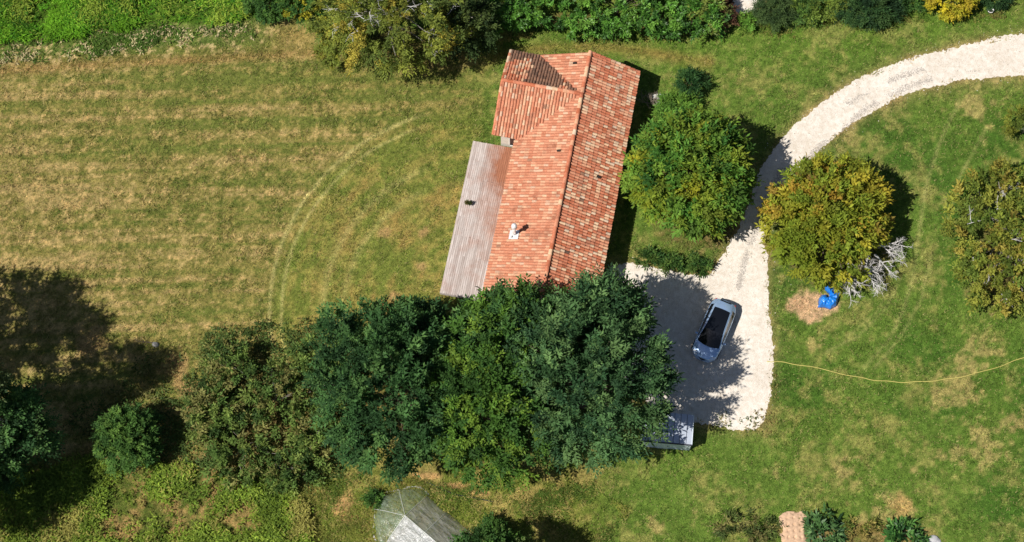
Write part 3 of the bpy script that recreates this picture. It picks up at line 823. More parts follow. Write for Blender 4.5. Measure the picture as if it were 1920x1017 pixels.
# ------------------------------------------------------------------ trees and shrubs
def bumps(rng, dirs, lob, n=9):
    c = unit(rng, n); amp = rng.uniform(-1, 1, n)
    v = np.zeros(len(dirs))
    for k in range(n): v += amp[k] * np.exp((dirs @ c[k] - 1) * 5)
    return 1 + lob * v

LEAFK = 1.3
def foliage(r, R, clumps, twigs, lpt, leaf, cols, wts, cr, up=0.35, low=-0.35, lob=0.22, hollow=0.5, patch=None, box=False, droop=0.15, jit=0.65, flat=0.3, dirbias=None, bite=None):
    R = np.array(R, float)
    if box:                                  # clipped hedge: points over a rounded block
        q = r.uniform(-1, 1, (clumps, 3)); q[:, 2] = np.abs(q[:, 2]) * 1.1 - 0.1
        ax = r.choice(3, clumps, p=[0.1, 0.35, 0.55]); sgn = np.where(ax == 2, 1, np.sign(r.uniform(-1, 1, clumps)))
        q[np.arange(clumps), ax] = sgn * r.uniform(0.75, 1.0, clumps)
        Cn = q * R * (1 + 0.08 * r.normal(size=(clumps, 1))); dirs = q * np.array([0.3, 1, 1]); dirs /= np.linalg.norm(dirs, axis=1)[:, None]
    else:
        d = unit(r, clumps * 3); d = d[d[:, 2] > low][:clumps]
        ex = unit(r, max(4, clumps // 9)); ex[:, 2] = np.abs(ex[:, 2]) + 1.6; ex /= np.linalg.norm(ex, axis=1)[:, None]; d = np.concatenate([d, ex])
        s = bumps(r, d, lob) * (1 - hollow * r.random(len(d)) ** 1.7)
        Cn = d * R * s[:, None]; dirs = d
        if bite:
            kk = np.linalg.norm(Cn - np.array(bite[0]), axis=1) > bite[1]; Cn, dirs = Cn[kk], dirs[kk]
    nC = len(Cn)
    cc = palette(r, nC, cols, wts) * r.uniform(0.7, 1.28, nC)[:, None]
    if patch:
        for pc, pr, pcol, amt in patch:
            w = np.exp(-np.sum(((Cn - np.array(pc)) / pr) ** 2, 1)) + r.normal(0, 0.15, nC)
            cc = mixc(cc, np.array(pcol), np.clip(w * amt, 0, 1))
    nT = nC * twigs
    o = np.repeat(dirs, twigs, 0); cen = np.repeat(Cn, twigs, 0); tc = np.repeat(cc, twigs, 0)
    td = o + unit(r, nT) * jit; td[:, 2] += up
    if dirbias is not None: td += np.array(dirbias)
    td /= np.linalg.norm(td, axis=1)[:, None]
    tl = cr * r.uniform(0.6, 1.35, nT)
    st = cen + unit(r, nT) * cr * 0.35
    nL = nT * lpt
    t = np.tile((np.arange(lpt) + 0.6) / lpt, nT)
    P = np.repeat(st, lpt, 0) + np.repeat(td * tl[:, None], lpt, 0) * t[:, None]
    P[:, 2] -= droop * np.repeat(tl, lpt) * t ** 2
    dd = np.repeat(td, lpt, 0)
    upn = np.array([0, 0, 1.0]) * 0.8 + np.repeat(o, lpt, 0) * 0.35 + r.normal(0, flat, (nL, 3))
    sd = np.cross(dd, upn); sd /= np.linalg.norm(sd, axis=1)[:, None] + 1e-9
    sgn = np.where(np.arange(nL) % 2 == 0, 1.0, -1.0)
    ld = dd * 0.65 + sd * (sgn * r.uniform(0.5, 1.0, nL))[:, None] + r.normal(0, 0.2, (nL, 3))
    last = np.tile(np.arange(lpt) == lpt - 1, nT); ld[last] = dd[last]
    cs_ = np.repeat(np.repeat(r.uniform(0.7, 1.25, nC), twigs), lpt)
    L = leaf[0] * r.uniform(0.65, 1.3, nL) * cs_; W = leaf[1] * r.uniform(0.7, 1.25, nL) * cs_
    col = np.repeat(tc, lpt, 0) * r.uniform(0.78, 1.25, nL)[:, None] * LEAFK
    V, Fc, c = leaves(P, ld, upn, L, W, np.clip(col, 0, 0.8), 0.2)
    return V, Fc, c, Cn

def limbs(r, base, top, Cn, count, r0, mb=None, rend=0.02):
    """trunk and limbs reaching to the foliage; coordinates local to the crown centre"""
    mb = mb or MB()
    base = np.array(base, float); top = np.array(top, float)
    bend = (base + top) / 2 + r.normal(0, 0.12, 3) * np.array([1, 1, 0])
    mb.tube([base, bend, top], [r0, r0 * 0.75, r0 * 0.45], 8)
    idx = r.choice(len(Cn), min(count, len(Cn)), replace=False)
    for k in idx:
        t = r.uniform(0.3, 1.0)
        s = base * (1 - t) ** 2 + 2 * bend * t * (1 - t) + top * t * t
        e = Cn[k] * np.array([0.93, 0.93, 0.97])
        m1 = s * 0.6 + e * 0.4 + np.array([0, 0, 0.12 * np.linalg.norm(e - s)]) + r.normal(0, 0.1, 3)
        m2 = s * 0.25 + e * 0.75 + np.array([0, 0, 0.08 * np.linalg.norm(e - s)]) + r.normal(0, 0.12, 3)
        ra = min(r0 * r.uniform(0.22, 0.4), 0.055)
        mb.tube([s, m1, m2, e], [ra, ra * 0.7, ra * 0.45, rend], 5, False)
    return mb

def tree(name, label, cat, px, py, zc, R, cols, wts=None, leaf=(0.2, 0.09), clumps=220, twigs=8, lpt=11, cr=0.75, seed=1, group=None, limbn=26, trunk=0.2, mat=None, bark=None, rend=0.02, shift=(0, 0), **kw):
    r = np.random.default_rng(seed)
    c = G(px, py, zc)
    t = thing(name, label, cat, (c[0] + shift[0], c[1] + shift[1], 0), 0, group)
    V, Fc, cc, Cn = foliage(r, R, clumps, twigs, lpt, leaf, cols, wts, cr, **kw)
    V = V + np.array([-shift[0], -shift[1], zc]); V[:, 2] = np.maximum(V[:, 2], 0.03)
    put('crown', mesh_np('crown', V, Fc, cc, mat or M_LEAF), t)
    Cn = Cn + np.array([-shift[0], -shift[1], zc]); Cn[:, 2] = np.maximum(Cn[:, 2], 0.1)
    mb = limbs(r, (0, 0, -0.1), (-shift[0] * 0.6, -shift[1] * 0.6, zc + R[2] * 0.35), Cn, limbn, trunk, None, rend)
    mb.build('trunk', bark or M_BARK, t, None, None, True)
    return t

DK = [A(58, 92, 50), A(72, 108, 58), A(48, 78, 44), A(88, 122, 66)]
DKB = [A(62, 94, 56), A(78, 110, 66), A(50, 80, 50), A(98, 128, 76)]
YG = [A(84, 118, 44), A(70, 104, 42), A(106, 134, 50), A(58, 90, 40)]
MG = [A(66, 100, 46), A(54, 86, 42), A(80, 114, 50)]
BIG = 'tall trees beside the south gable'
tree('ash_tree', 'dark blue green feathery tree at right of the big clump, nearest the car', 'tree', 1100, 710, 6.7, (5.2, 5.0, 4.8), DKB, None, (0.30, 0.11), 330, 9, 9, 0.9, 101, BIG, 34, 0.28, lob=0.34, hollow=0.62, dirbias=(0.25, 0.05, 0), flat=0.32)
tree('ash_tree', 'lighter yellow green tree in the middle of the big clump', 'tree', 918, 750, 6.0, (3.7, 4.8, 4.4), YG, None, (0.29, 0.13), 330, 8, 9, 0.8, 102, BIG, 30, 0.25, lob=0.36, hollow=0.6, flat=0.32)
tree('ash_tree', 'dark green tree at the left of the big clump', 'tree', 740, 740, 5.4, (4.3, 4.7, 4.2), DK, None, (0.29, 0.12), 370, 8, 9, 0.8, 103, BIG, 30, 0.26, lob=0.36, hollow=0.6, flat=0.32)
tree('ash_tree', 'dark green tree just off the deck corner', 'tree', 790, 640, 4.4, (2.9, 2.1, 3.0), DK, None, (0.32, 0.14), 150, 7, 9, 0.8, 104, BIG, 20, 0.2, lob=0.25, hollow=0.55, flat=0.32)
tree('ash_tree', 'mid green tree overhanging the south end of the tile roof', 'tree', 985, 618, 5.4, (3.9, 2.3, 3.2), DK + YG[:2], None, (0.34, 0.13), 200, 8, 9, 0.9, 105, BIG, 22, 0.22, lob=0.25, hollow=0.55, flat=0.32, shift=(0.2, -1.6))
tree('ash_tree', 'dark tree with upright sprays between tile roof and parked car', 'tree', 1132, 590, 6.6, (2.2, 1.7, 3.0), DKB, None, (0.36, 0.125), 110, 8, 9, 0.95, 106, BIG, 16, 0.2, lob=0.25, hollow=0.55, flat=0.32, shift=(0.3, -1.6))

tree('cherry_tree', 'round green tree with yellowing patches beside the roof and drive', 'tree', 1292, 326, 4.4, (3.75, 3.8, 3.1), [A(72, 116, 46), A(86, 130, 52), A(58, 98, 42), A(100, 140, 56)], None, (0.34, 0.14), 390, 7, 9, 0.8, 111, None, 30, 0.24,
     patch=[((0.2, -1.4, 1.6), 1.0, A(170, 164, 40), 0.9), ((-3.6, 0.6, 0.6), 0.8, A(178, 164, 40), 0.9), ((-3.2, -2.2, 0.2), 1.3, A(136, 148, 44), 0.8)], lob=0.12, hollow=0.42, flat=0.32)
chest = tree('chestnut_tree', 'yellow brown autumn tree with bare grey branches at its side', 'tree', 1558, 410, 3.1, (4.25, 3.75, 2.4), [A(138, 146, 48), A(158, 152, 52), A(116, 134, 46), A(166, 138, 54), A(134, 114, 54)], [4, 2.6, 4, 0.9, 0.5], (0.32, 0.14), 400, 7, 8, 0.62, 112, None, 30, 0.24,
     patch=[((-2.6, -2.6, 0.5), 2.6, A(112, 130, 40), 0.9), ((3.4, 2.0, 0.5), 1.6, A(168, 140, 46), 0.5), ((3.6, -3.4, -0.2), 1.6, A(120, 110, 50), 0.2)], lob=0.2, hollow=0.5, flat=0.38, droop=0.25, bite=((3.3, -3.2, 0.3), 1.75))
walnut = tree('walnut_tree', 'sparse olive brown tree with pale twigs at the right edge', 'tree', 1893, 448, 2.9, (3.9, 5.0, 2.4), [A(118, 130, 52), A(136, 140, 58), A(98, 116, 48), A(146, 136, 62)], None, (0.28, 0.12), 330, 6, 8, 0.6, 113, None, 60, 0.2, bark=M_GREYBARK, rend=0.025, lob=0.2, hollow=0.4, flat=0.38)
tree('sapling', 'thin olive sapling cut by the right edge above the sparse tree', 'tree', 1925, 236, 1.4, (1.3, 1.0, 1.0), [A(112, 118, 46), A(90, 104, 42)], None, (0.2, 0.08), 36, 6, 8, 0.5, 114, None, 16, 0.06, bark=M_GREYBARK)
elm = tree('elm_tree', 'big olive green tree with grey limbs at the top edge', 'tree', 735, 35, 4.3, (4.6, 3.6, 3.2), [A(112, 124, 54), A(132, 140, 58), A(92, 108, 50), A(168, 156, 66)], [4, 3, 3, 1.2], (0.25, 0.09), 260, 8, 10, 0.75, 115, None, 40, 0.24, bark=M_GREYBARK, rend=0.02, lob=0.3, hollow=0.55, flat=0.38, low=-0.5)
tree('oak_shrub', 'dark shrubby tree between the olive tree and the hedge', 'tree', 868, 38, 3.0, (2.6, 2.4, 2.4), [A(62, 82, 44), A(80, 96, 50), A(48, 66, 38)], None, (0.22, 0.09), 120, 7, 9, 0.65, 116, None, 40, 0.14, bark=M_GREYBARK, hollow=0.6, low=-0.5)
tree('elm_shrub', 'yellowish low shrub at the left foot of the olive tree', 'shrub', 640, 70, 1.3, (1.6, 1.8, 1.4), [A(138, 140, 54), A(110, 124, 50)], None, (0.22, 0.08), 70, 7, 9, 0.55, 117, None, 20, 0.07)
SH = 'shrubs along the top edge'
tree('bramble_bush', 'dark green bush at the corner of the tall weeds', 'shrub', 505, 2, 1.2, (1.5, 1.5, 1.2), MG, None, (0.18, 0.09), 80, 7, 9, 0.5, 121, SH, 14, 0.05)
tree('bramble_bush', 'yellow flecked bush between dark bush and olive tree', 'shrub', 568, 4, 1.3, (1.7, 1.6, 1.3), MG + [A(150, 146, 44)], None, (0.18, 0.09), 90, 7, 9, 0.5, 122, SH, 14, 0.05)

LAUREL = [A(74, 118, 44), A(88, 134, 50), A(60, 98, 40), A(104, 146, 58)]
def hedge(label, px, py, zc, R, seed, clumps, rz=-0.02):
    t = tree('laurel_hedge', label, 'hedge', px, py, zc, R, LAUREL, None, (0.24, 0.10), clumps, 7, 9, 0.5, seed, 'hedge along the top edge', 16, 0.08, mat=M_GLOSSLEAF, box=True)
    return t
hedge('short block of bright green hedge left of the dark gap', 962, 8, 1.3, (2.3, 1.9, 1.3), 131, 150)
hedge('long bright green hedge behind the house gable', 1160, 14, 1.2, (4.3, 2.1, 1.2), 132, 290)
tree('laurel_shrub', 'rounded green shrub at the right end of the long hedge', 'shrub', 1310, 20, 1.2, (1.7, 1.9, 1.2), LAUREL + [A(118, 132, 60)], None, (0.3, 0.09), 90, 7, 9, 0.55, 133, SH, 14, 0.06, mat=M_GLOSSLEAF)
tree('plum_shrub', 'brownish purple shrub left of the pale gravel patch', 'shrub', 1352, 26, 0.9, (0.8, 1.0, 0.9), [A(104, 74, 58), A(86, 62, 50), A(96, 100, 52)], None, (0.18, 0.08), 50, 7, 8, 0.45, 134, SH, 10, 0.04)
tree('spurge_plant', 'small light green plant below the pale gravel patch', 'plant', 1398, 40, 0.4, (0.6, 0.5, 0.4), [A(98, 140, 54), A(120, 152, 64)], None, (0.2, 0.07), 26, 6, 7, 0.35, 135, SH, 6, 0.02)
tree('rosemary_bush', 'dark grey green bush right of the pale gravel patch', 'shrub', 1452, 22, 1.0, (1.2, 1.1, 1.0), [A(62, 84, 48), A(78, 100, 56)], None, (0.2, 0.05), 70, 8, 10, 0.5, 136, SH, 10, 0.04)
tree('privet_bush', 'mid green bush with a lighter side in the right hand row', 'shrub', 1512, 10, 1.0, (1.3, 1.2, 1.0), [A(88, 120, 52), A(116, 138, 60), A(70, 98, 46)], None, (0.2, 0.07), 80, 7, 9, 0.5, 137, SH, 10, 0.04)
tree('broom_bush', 'loose yellow green bush in the middle of the right hand row', 'shrub', 1562, 4, 0.9, (1.1, 1.0, 0.9), [A(134, 148, 62), A(110, 130, 56)], None, (0.22, 0.05), 60, 7, 9, 0.5, 138, SH, 10, 0.04)
tree('yew_bush', 'dark conifer like bush with spreading sprays near the top right', 'shrub', 1622, 12, 1.1, (2.0, 1.2, 1.1), [A(54, 84, 46), A(72, 100, 54), A(40, 64, 40)], None, (0.26, 0.06), 120, 8, 10, 0.65, 139, SH, 14, 0.06)
tree('privet_bush', 'small green bush left of the yellow shrub', 'shrub', 1712, -4, 0.7, (1.3, 0.8, 0.7), MG, None, (0.18, 0.07), 60, 7, 8, 0.45, 140, SH, 8, 0.03)
tree('golden_shrub', 'yellow leaved shrub at the top right', 'shrub', 1788, 4, 1.2, (1.5, 1.0, 1.2), [A(176, 164, 44), A(150, 148, 44), A(190, 172, 60)], None, (0.2, 0.09), 80, 7, 9, 0.5, 141, SH, 14, 0.05)
tree('privet_bush', 'very dark green bush behind the white pot', 'shrub', 1862, -8, 0.7, (1.2, 0.7, 0.7), [A(40, 66, 38), A(52, 80, 44)], None, (0.18, 0.07), 60, 7, 8, 0.45, 142, SH, 8, 0.03)

# left side
tree('oak_tree', 'tall dark green tree cut by the left edge at the bottom', 'tree', -22, 812, 4.6, (3.3, 2.6, 3.4), DK + [A(76, 112, 60)], None, (0.26, 0.11), 300, 8, 11, 0.9, 151, 'tall trees at the left edge', 30, 0.35, lob=0.3, hollow=0.6)
tree('oak_tree', 'tall tree mostly beyond the left edge throwing the long shadow', 'tree', -222, 622, 9.5, (3.6, 3.0, 4.4), DK, None, (0.3, 0.13), 210, 8, 10, 1.0, 156, 'tall trees at the left edge', 40, 0.35, lob=0.75, hollow=0.6)
tree('oak_tree', 'grey twigged tree showing at the middle of the left edge', 'tree', -92, 716, 12.0, (2.9, 1.5, 2.6), [A(84, 98, 62), A(62, 84, 52)], None, (0.22, 0.09), 150, 7, 9, 0.8, 153, 'tall trees at the left edge', 60, 0.35, bark=M_DEAD, lob=0.35, hollow=0.4)
tree('oak_tree', 'tall tree beyond the bottom left corner shading the bracken', 'tree', -192, 925, 9.0, (2.8, 2.4, 3.6), DK, None, (0.33, 0.14), 170, 7, 9, 0.9, 155, 'tall trees at the left edge', 20, 0.3, lob=0.35, hollow=0.6)
tree('hazel_bush', 'round mid green bush standing alone at the lower left', 'shrub', 243, 818, 1.9, (2.0, 2.0, 1.9), [A(78, 112, 52), A(96, 128, 58), A(60, 92, 44)], None, (0.2, 0.08), 200, 8, 10, 0.5, 154, None, 16, 0.1, hollow=0.5, lob=0.35)
SC = 'scrub shrubs left of the big clump'
SCRUB = [A(82, 108, 52), A(100, 124, 60), A(66, 90, 46), A(116, 134, 66), A(128, 128, 74)]
for k, (px, py, zc, rr, hz, lab) in enumerate((
        (432, 690, 1.3, 1.9, 1.3, 'darker scrub shrub at the top left of the thicket'),
        (520, 745, 1.7, 2.5, 1.6, 'largest scrub shrub in the middle of the thicket'),
        (402, 775, 1.2, 2.0, 1.2, 'scrub shrub right of the lone round bush'),
        (455, 838, 1.0, 2.3, 1.0, 'low brownish scrub shrub above the bracken'),
        (588, 690, 1.6, 1.9, 1.5, 'shaded scrub shrub against the dark clump'),
        (600, 810, 1.4, 2.1, 1.4, 'scrub shrub squeezed against the left of the clump'),
        (548, 878, 0.8, 1.8, 0.8, 'flat scrub shrub at the bottom of the thicket'),
        (655, 640, 1.6, 1.6, 1.5, 'thin scrub shrub at the top edge of the clump'))):
    tree('scrub_shrub', lab, 'shrub', px, py, zc, (rr, rr * 0.95, hz), SCRUB, None, (0.27, 0.11), int(27 * rr), 6, 7, 0.55, 160 + k, SC, 9, 0.06, bark=M_GREYBARK, lob=0.35, hollow=0.7, flat=0.5)
tree('garden_shrub', 'leafy tree at the bottom edge right of the plastic tunnel', 'tree', 922, 1056, 5.0, (2.2, 1.7, 2.2), MG + [A(92, 112, 58)], None, (0.24, 0.11), 120, 7, 10, 0.7, 171, None, 20, 0.12, lob=0.3)
tree('garden_shrub', 'low leafy bush against the tunnel side', 'shrub', 915, 1000, 0.7, (0.8, 0.8, 0.7), MG, None, (0.2, 0.09), 34, 7, 8, 0.45, 172, None, 8, 0.04)
tree('fir_sapling', 'small dark sapling with pointed leaves north of the round tree', 'tree', 1297, 158, 0.8, (0.75, 0.75, 0.9), [A(44, 76, 40), A(58, 90, 46)], None, (0.3, 0.07), 30, 6, 9, 0.45, 173, None, 8, 0.04)
tree('lilac_shrub', 'light green low shrub between the sapling and the round tree', 'shrub', 1272, 205, 0.8, (1.3, 0.9, 0.8), [A(104, 140, 54), A(84, 122, 48)], None, (0.24, 0.07), 60, 6, 9, 0.5, 174, None, 8, 0.04)
for k, (px, py, rx, lab) in enumerate(((1212, 478, 0.9, 'leafy clump on the verge nearest the house wall'), (1262, 488, 1.0, 'middle leafy clump on the verge above the parking place'), (1308, 492, 0.9, 'leafy clump on the verge nearest the drive'))):
    tree('verge_plant', lab, 'plant', px, py + 6, 0.3, (rx * 0.8, 0.35, 0.35), [A(70, 102, 46), A(54, 84, 40), A(92, 118, 54)], None, (0.3, 0.08), 18, 5, 7, 0.4, 180 + k, 'leafy clumps on the verge', 6, 0.02)
tree('potted_fern', 'small green plant standing alone on the deck', 'plant', 878, 382, 0.6, (0.13, 0.10, 0.10), [A(84, 96, 46), A(66, 80, 40), A(110, 96, 60)], None, (0.12, 0.04), 10, 4, 6, 0.15, 184, None, 4, 0.015)

def dead_limb(mb, r, p, d, L, rad, depth):
    pts = [p]; rr = [rad]; q = p.copy(); dd = d.copy()
    for i in range(5):
        dd = dd + r.normal(0, 0.16, 3) * np.array([1, 1, 0.6]); dd /= np.linalg.norm(dd)
        q = q + dd * L / 5; q[2] = max(q[2], 0.06); pts.append(q.copy()); rr.append(rad * (1 - 0.13 * (i + 1)))
        if depth > 0 and i >= 1:
            for s in range(1 if r.random() < 0.6 else 2):
                sd_ = dd + r.normal(0, 0.75, 3) * np.array([1, 1, 0.45]); sd_ /= np.linalg.norm(sd_)
                dead_limb(mb, r, q.copy(), sd_, L * r.uniform(0.42, 0.62), rad * 0.5, depth - 1)
    mb.tube(pts, rr, 5, False)
# pale bare twigs showing through the sparse crowns
def bare_twigs(t, zc, R, count, seed, mat, L=1.3, off=(0, 0)):
    r = np.random.default_rng(seed); mb = MB()
    for q in range(count):
        d = unit(r, 1)[0]; d[2] = abs(d[2]) * 0.9 + 0.1; d /= np.linalg.norm(d)
        p = d * np.array(R) * r.uniform(0.72, 0.95) + np.array([off[0], off[1], zc])
        td = unit(r, 1)[0] + d * 0.7; td[2] = td[2] * 0.4 + 0.15; td /= np.linalg.norm(td)
        dead_limb(mb, r, p, td, L * r.uniform(0.6, 1.2), 0.026, 1)
    tag(mb.build('bare_twigs', mat, t), None, None, None, 'stuff')
# dead limbs of the chestnut
bare_twigs(walnut, 2.9, (3.9, 5.0, 2.4), 26, 601, M_DEAD, 0.9)
bare_twigs(elm, 4.3, (4.6, 3.6, 3.2), 26, 602, M_DEAD)
cl = np.array([chest.location.x, chest.location.y, 0])
for k, (p0, p1) in enumerate((((1628, 458), (1672, 445)), ((1640, 478), (1682, 492)), ((1612, 488), (1652, 530)), ((1590, 485), (1600, 545)), ((1572, 508), (1576, 540)), ((1600, 500), (1628, 540)), ((1622, 500), (1668, 512)), ((1648, 460), (1678, 470)), ((1584, 515), (1592, 548)))):
    r = np.random.default_rng(300 + k)
    a = G(*p0, 2.9); b = G(*p1, 1.6); L = np.linalg.norm(b - a); mb = MB()
    dead_limb(mb, r, a - cl, (b - a) / L, L * 0.78, 0.075, 3)
    o = mb.build('dead_limb', M_DEAD, chest); o['label'] = 'bare grey dead limb'

# ------------------------------------------------------------------ parked car
M_PAINT = m_plain('blue_metallic_paint', (0.42, 0.60, 0.90), 0.25, 0.45, 0, 0, 0, 0.8)
M_CARGLASS = m_plain('tinted_car_glass', (0.006, 0.007, 0.01), 0.08, 0, 0, 0, 0, 0.3, 0.4)
M_TYRE = m_plain('tyre_rubber', (0.02, 0.02, 0.02), 0.9, 0, 20, 0.2)
M_RIM = m_plain('alloy_rim', (0.5, 0.5, 0.52), 0.3, 0.9, 10, 0.1)
M_TRIM = m_plain('black_trim', (0.02, 0.02, 0.022), 0.5, 0, 12, 0.2)
M_LAMP = m_plain('headlamp_lens', (0.75, 0.77, 0.8), 0.12, 0.1, 9, 0.1)
M_REDLAMP = m_plain('tail_lamp_lens', (0.35, 0.015, 0.012), 0.2, 0, 9, 0.15)
f0 = G(1317, 672, 0.6); f1 = G(1360, 569, 0.6)
cc_ = (f0 + f1) / 2
car = thing('parked_car', 'metallic blue hatchback car with black glass roof on gravel', 'car', (cc_[0], cc_[1], 0.016), math.atan2(f0[1] - f1[1], f0[0] - f1[0]))
car.scale = (1.02, 1.06, 1.0)
def interp(x, xs, ys): return float(np.interp(x, xs, ys))
SX = [-2.20, -2.14, -2.0, -1.75, -1.4, -1.0, -0.5, 0.0, 0.4, 0.75, 1.05, 1.4, 1.7, 1.92, 2.06, 2.15, 2.20]
def hw(x): return interp(x, [-2.2, -2.14, -2.0, -1.75, -1.3, 0, 1.2, 1.7, 1.95, 2.1, 2.2], [0.42, 0.58, 0.73, 0.85, 0.905, 0.915, 0.90, 0.84, 0.72, 0.56, 0.34])
def zt(x): return interp(x, [-2.2, -2.12, -1.95, -1.6, -1.2, 0, 1.05, 1.5, 1.9, 2.1, 2.2], [0.60, 0.84, 0.97, 1.00, 0.99, 0.95, 0.96, 0.90, 0.78, 0.66, 0.48])
body = MB(); rows = []
for x in SX:
    w, z = hw(x), zt(x); lo = 0.20 if abs(x) < 2.0 else 0.28
    half = [(w * 0.90, lo), (w, min(0.42, z * 0.6)), (w, min(0.62, z * 0.8)), (w * 0.965, z - 0.07), (w * 0.88, z - 0.012), (w * 0.5, z + 0.028), (0, z + 0.04)]
    rows.append([(x, y, q) for y, q in half] + [(x, -y, q) for y, q in half[-2::-1]])
k = len(rows[0])
for rr in rows: body.v += rr
for i in range(len(rows) - 1):
    for j in range(k - 1): body.f.append((i * k + j, i * k + j + 1, (i + 1) * k + j + 1, (i + 1) * k + j))
    body.f.append((i * k + k - 1, i * k, (i + 1) * k, (i + 1) * k + k - 1))
body.f.append(tuple(range(k))[::-1]); body.f.append(tuple((len(rows) - 1) * k + j for j in range(k)))
bo = body.build('body', M_PAINT, car, None, None, True)
# cabin
CX = [-2.02, -1.82, -1.55, -1.30, -0.9, -0.45, 0.0, 0.28, 0.55, 0.80, 1.02, 1.12]
def zr(x): return interp(x, [-2.02, -1.82, -1.5, -1.2, -0.6, -0.1, 0.28, 0.7, 1.12], [1.0, 1.13, 1.30, 1.42, 1.49, 1.50, 1.45, 1.22, 0.975])
def wr(x): return interp(x, [-2.02, -1.8, -1.3, 0, 0.28, 0.8, 1.12], [0.50, 0.54, 0.58, 0.65, 0.68, 0.76, 0.79])
cab = MB(); wl_, wrr = MB(), MB(); roofg, screen = MB(), MB()
def prof(x, s):
    z, w = zr(x), wr(x); zb = zt(x) - 0.03; wb = min(hw(x) * 0.93, 0.84)
    return [(x, s * wb, min(zb, z - 0.01)), (x, s * (w + (wb - w) * 0.28), z - (z - zb) * 0.30), (x, s * w, z - 0.015), (x, s * (w - 0.05), z + 0.008), (x, s * w * 0.45, z + 0.03), (x, 0, z + 0.037)]
def bow(v):                                  # curved screen base and tail
    x, y, z = v; k_ = 1 - min(1.0, (y / 0.82) ** 2)
    return (x + 0.20 * k_ * min(1, max(0, (x - 0.1) / 0.9)) - 0.10 * k_ * min(1, max(0, (-x - 0.8) / 0.8)), y, z)
for s in (1, -1):
    for i in range(len(CX) - 1):
        x0, x1 = CX[i], CX[i + 1]; p, q = prof(x0, s), prof(x1, s)
        for j in range(5):
            xm = (x0 + x1) / 2
            if j == 0: tgt = (wl_ if s > 0 else wrr) if -1.55 < xm < 0.85 else cab
            elif j in (1, 2): tgt = cab
            else: tgt = cab if xm < -1.28 else (roofg if xm < 0.28 else screen)
            quad = [bow(v) for v in (p[j], q[j], q[j + 1], p[j + 1])]
            tgt.add(quad, [(0, 1, 2, 3) if s < 0 else (3, 2, 1, 0)])
def weld(o):
    bm = bmesh.new(); bm.from_mesh(o.data); bmesh.ops.remove_doubles(bm, verts=bm.verts, dist=0.001); bmesh.ops.recalc_face_normals(bm, faces=bm.faces); bm.to_mesh(o.data); bm.free(); return o
weld(cab.build('roof_frame', M_PAINT, car, None, None, True))
weld(roofg.build('roof_glass', M_CARGLASS, car, None, None, True)); weld(screen.build('windscreen', M_CARGLASS, car, None, None, True))
weld(wl_.build('side_window', M_CARGLASS, car)); weld(wrr.build('side_window', M_CARGLASS, car))
# rear window low in the hatch, grille, lamps, mirrors, wheels
MB().add([(-2.08, -0.36, 1.075), (-2.08, 0.36, 1.075), (-1.96, 0.38, 1.155), (-1.96, -0.38, 1.155)], [(0, 1, 2, 3)]).build('rear_window', M_CARGLASS, car)
for s in (1, -1):
    MB().add([(1.88, s * 0.52, 0.80), (2.06, s * 0.42, 0.70), (2.02, s * 0.64, 0.68), (1.84, s * 0.755, 0.74), (1.80, s * 0.66, 0.82), (2.03, s * 0.50, 0.56), (1.86, s * 0.74, 0.60)],
             [(0, 1, 2, 4), (4, 2, 3), (1, 5, 6, 3, 2)] if s > 0 else [(4, 2, 1, 0), (3, 2, 4), (2, 3, 6, 5, 1)]).build('headlight', M_LAMP, car)
    MB().box(-2.11, -1.96, s * 0.62 - 0.08, s * 0.62 + 0.08, 0.78, 0.90).build('tail_light', M_REDLAMP, car, None, None, False, 0.02)
    m = MB().add([(0.82, s * 0.84, 0.98), (0.70, s * 0.84, 0.98), (0.72, s * 1.03, 1.0), (0.80, s * 1.04, 1.0), (0.82, s * 0.86, 1.07), (0.70, s * 0.86, 1.07), (0.70, s * 1.04, 1.11), (0.79, s * 1.05, 1.10)],
                 [(0, 1, 2, 3), (7, 6, 5, 4), (0, 3, 7, 4), (1, 5, 6, 2), (3, 2, 6, 7), (0, 4, 5, 1)])
    weld(m.build('wing_mirror', M_PAINT, car, None, None, False, 0.015))
    for x in (1.32, -1.32):
        w = MB().lathe([(0.20, -0.09), (0.30, -0.105), (0.325, -0.06), (0.325, 0.06), (0.30, 0.105), (0.20, 0.09)], 24).build('wheel', M_TYRE, car, (x, s * 0.80, 0.325), (math.pi / 2, 0, 0), True)
        MB().lathe([(0.20, -0.10), (0.19, -0.085), (0.05, -0.07)] if s > 0 else [(0.05, 0.07), (0.19, 0.085), (0.20, 0.10)], 20).build('rim', M_RIM, w)
        # dark wheel arch
        MB().lathe([(0.385, -0.005), (0.385, 0.012)], 22).build('wheel_arch', M_TRIM, car, (x, s * 0.898, 0.36), (math.pi / 2, 0, 0))
def bumper_strip(x, sgn):
    mb = MB(); ys = np.linspace(-0.62, 0.62, 13)
    for i in range(12):
        y0, y1 = ys[i], ys[i + 1]
        X0 = x - sgn * 0.36 * (abs(y0) / 0.62) ** 2.0; X1 = x - sgn * 0.36 * (abs(y1) / 0.62) ** 2.0
        mb.add([(X0, y0, 0.45), (X1, y1, 0.45), (X1, y1, 0.62), (X0, y0, 0.62), (X0 - sgn * 0.1, y0, 0.45), (X1 - sgn * 0.1, y1, 0.45), (X1 - sgn * 0.1, y1, 0.64), (X0 - sgn * 0.1, y0, 0.64)], [(0, 1, 2, 3), (3, 2, 6, 7), (0, 4, 5, 1)])
    return mb
bumper_strip(2.205, 1).build('grille', M_TRIM, car); bumper_strip(-2.21, -1).build('rear_bumper', M_TRIM, car)

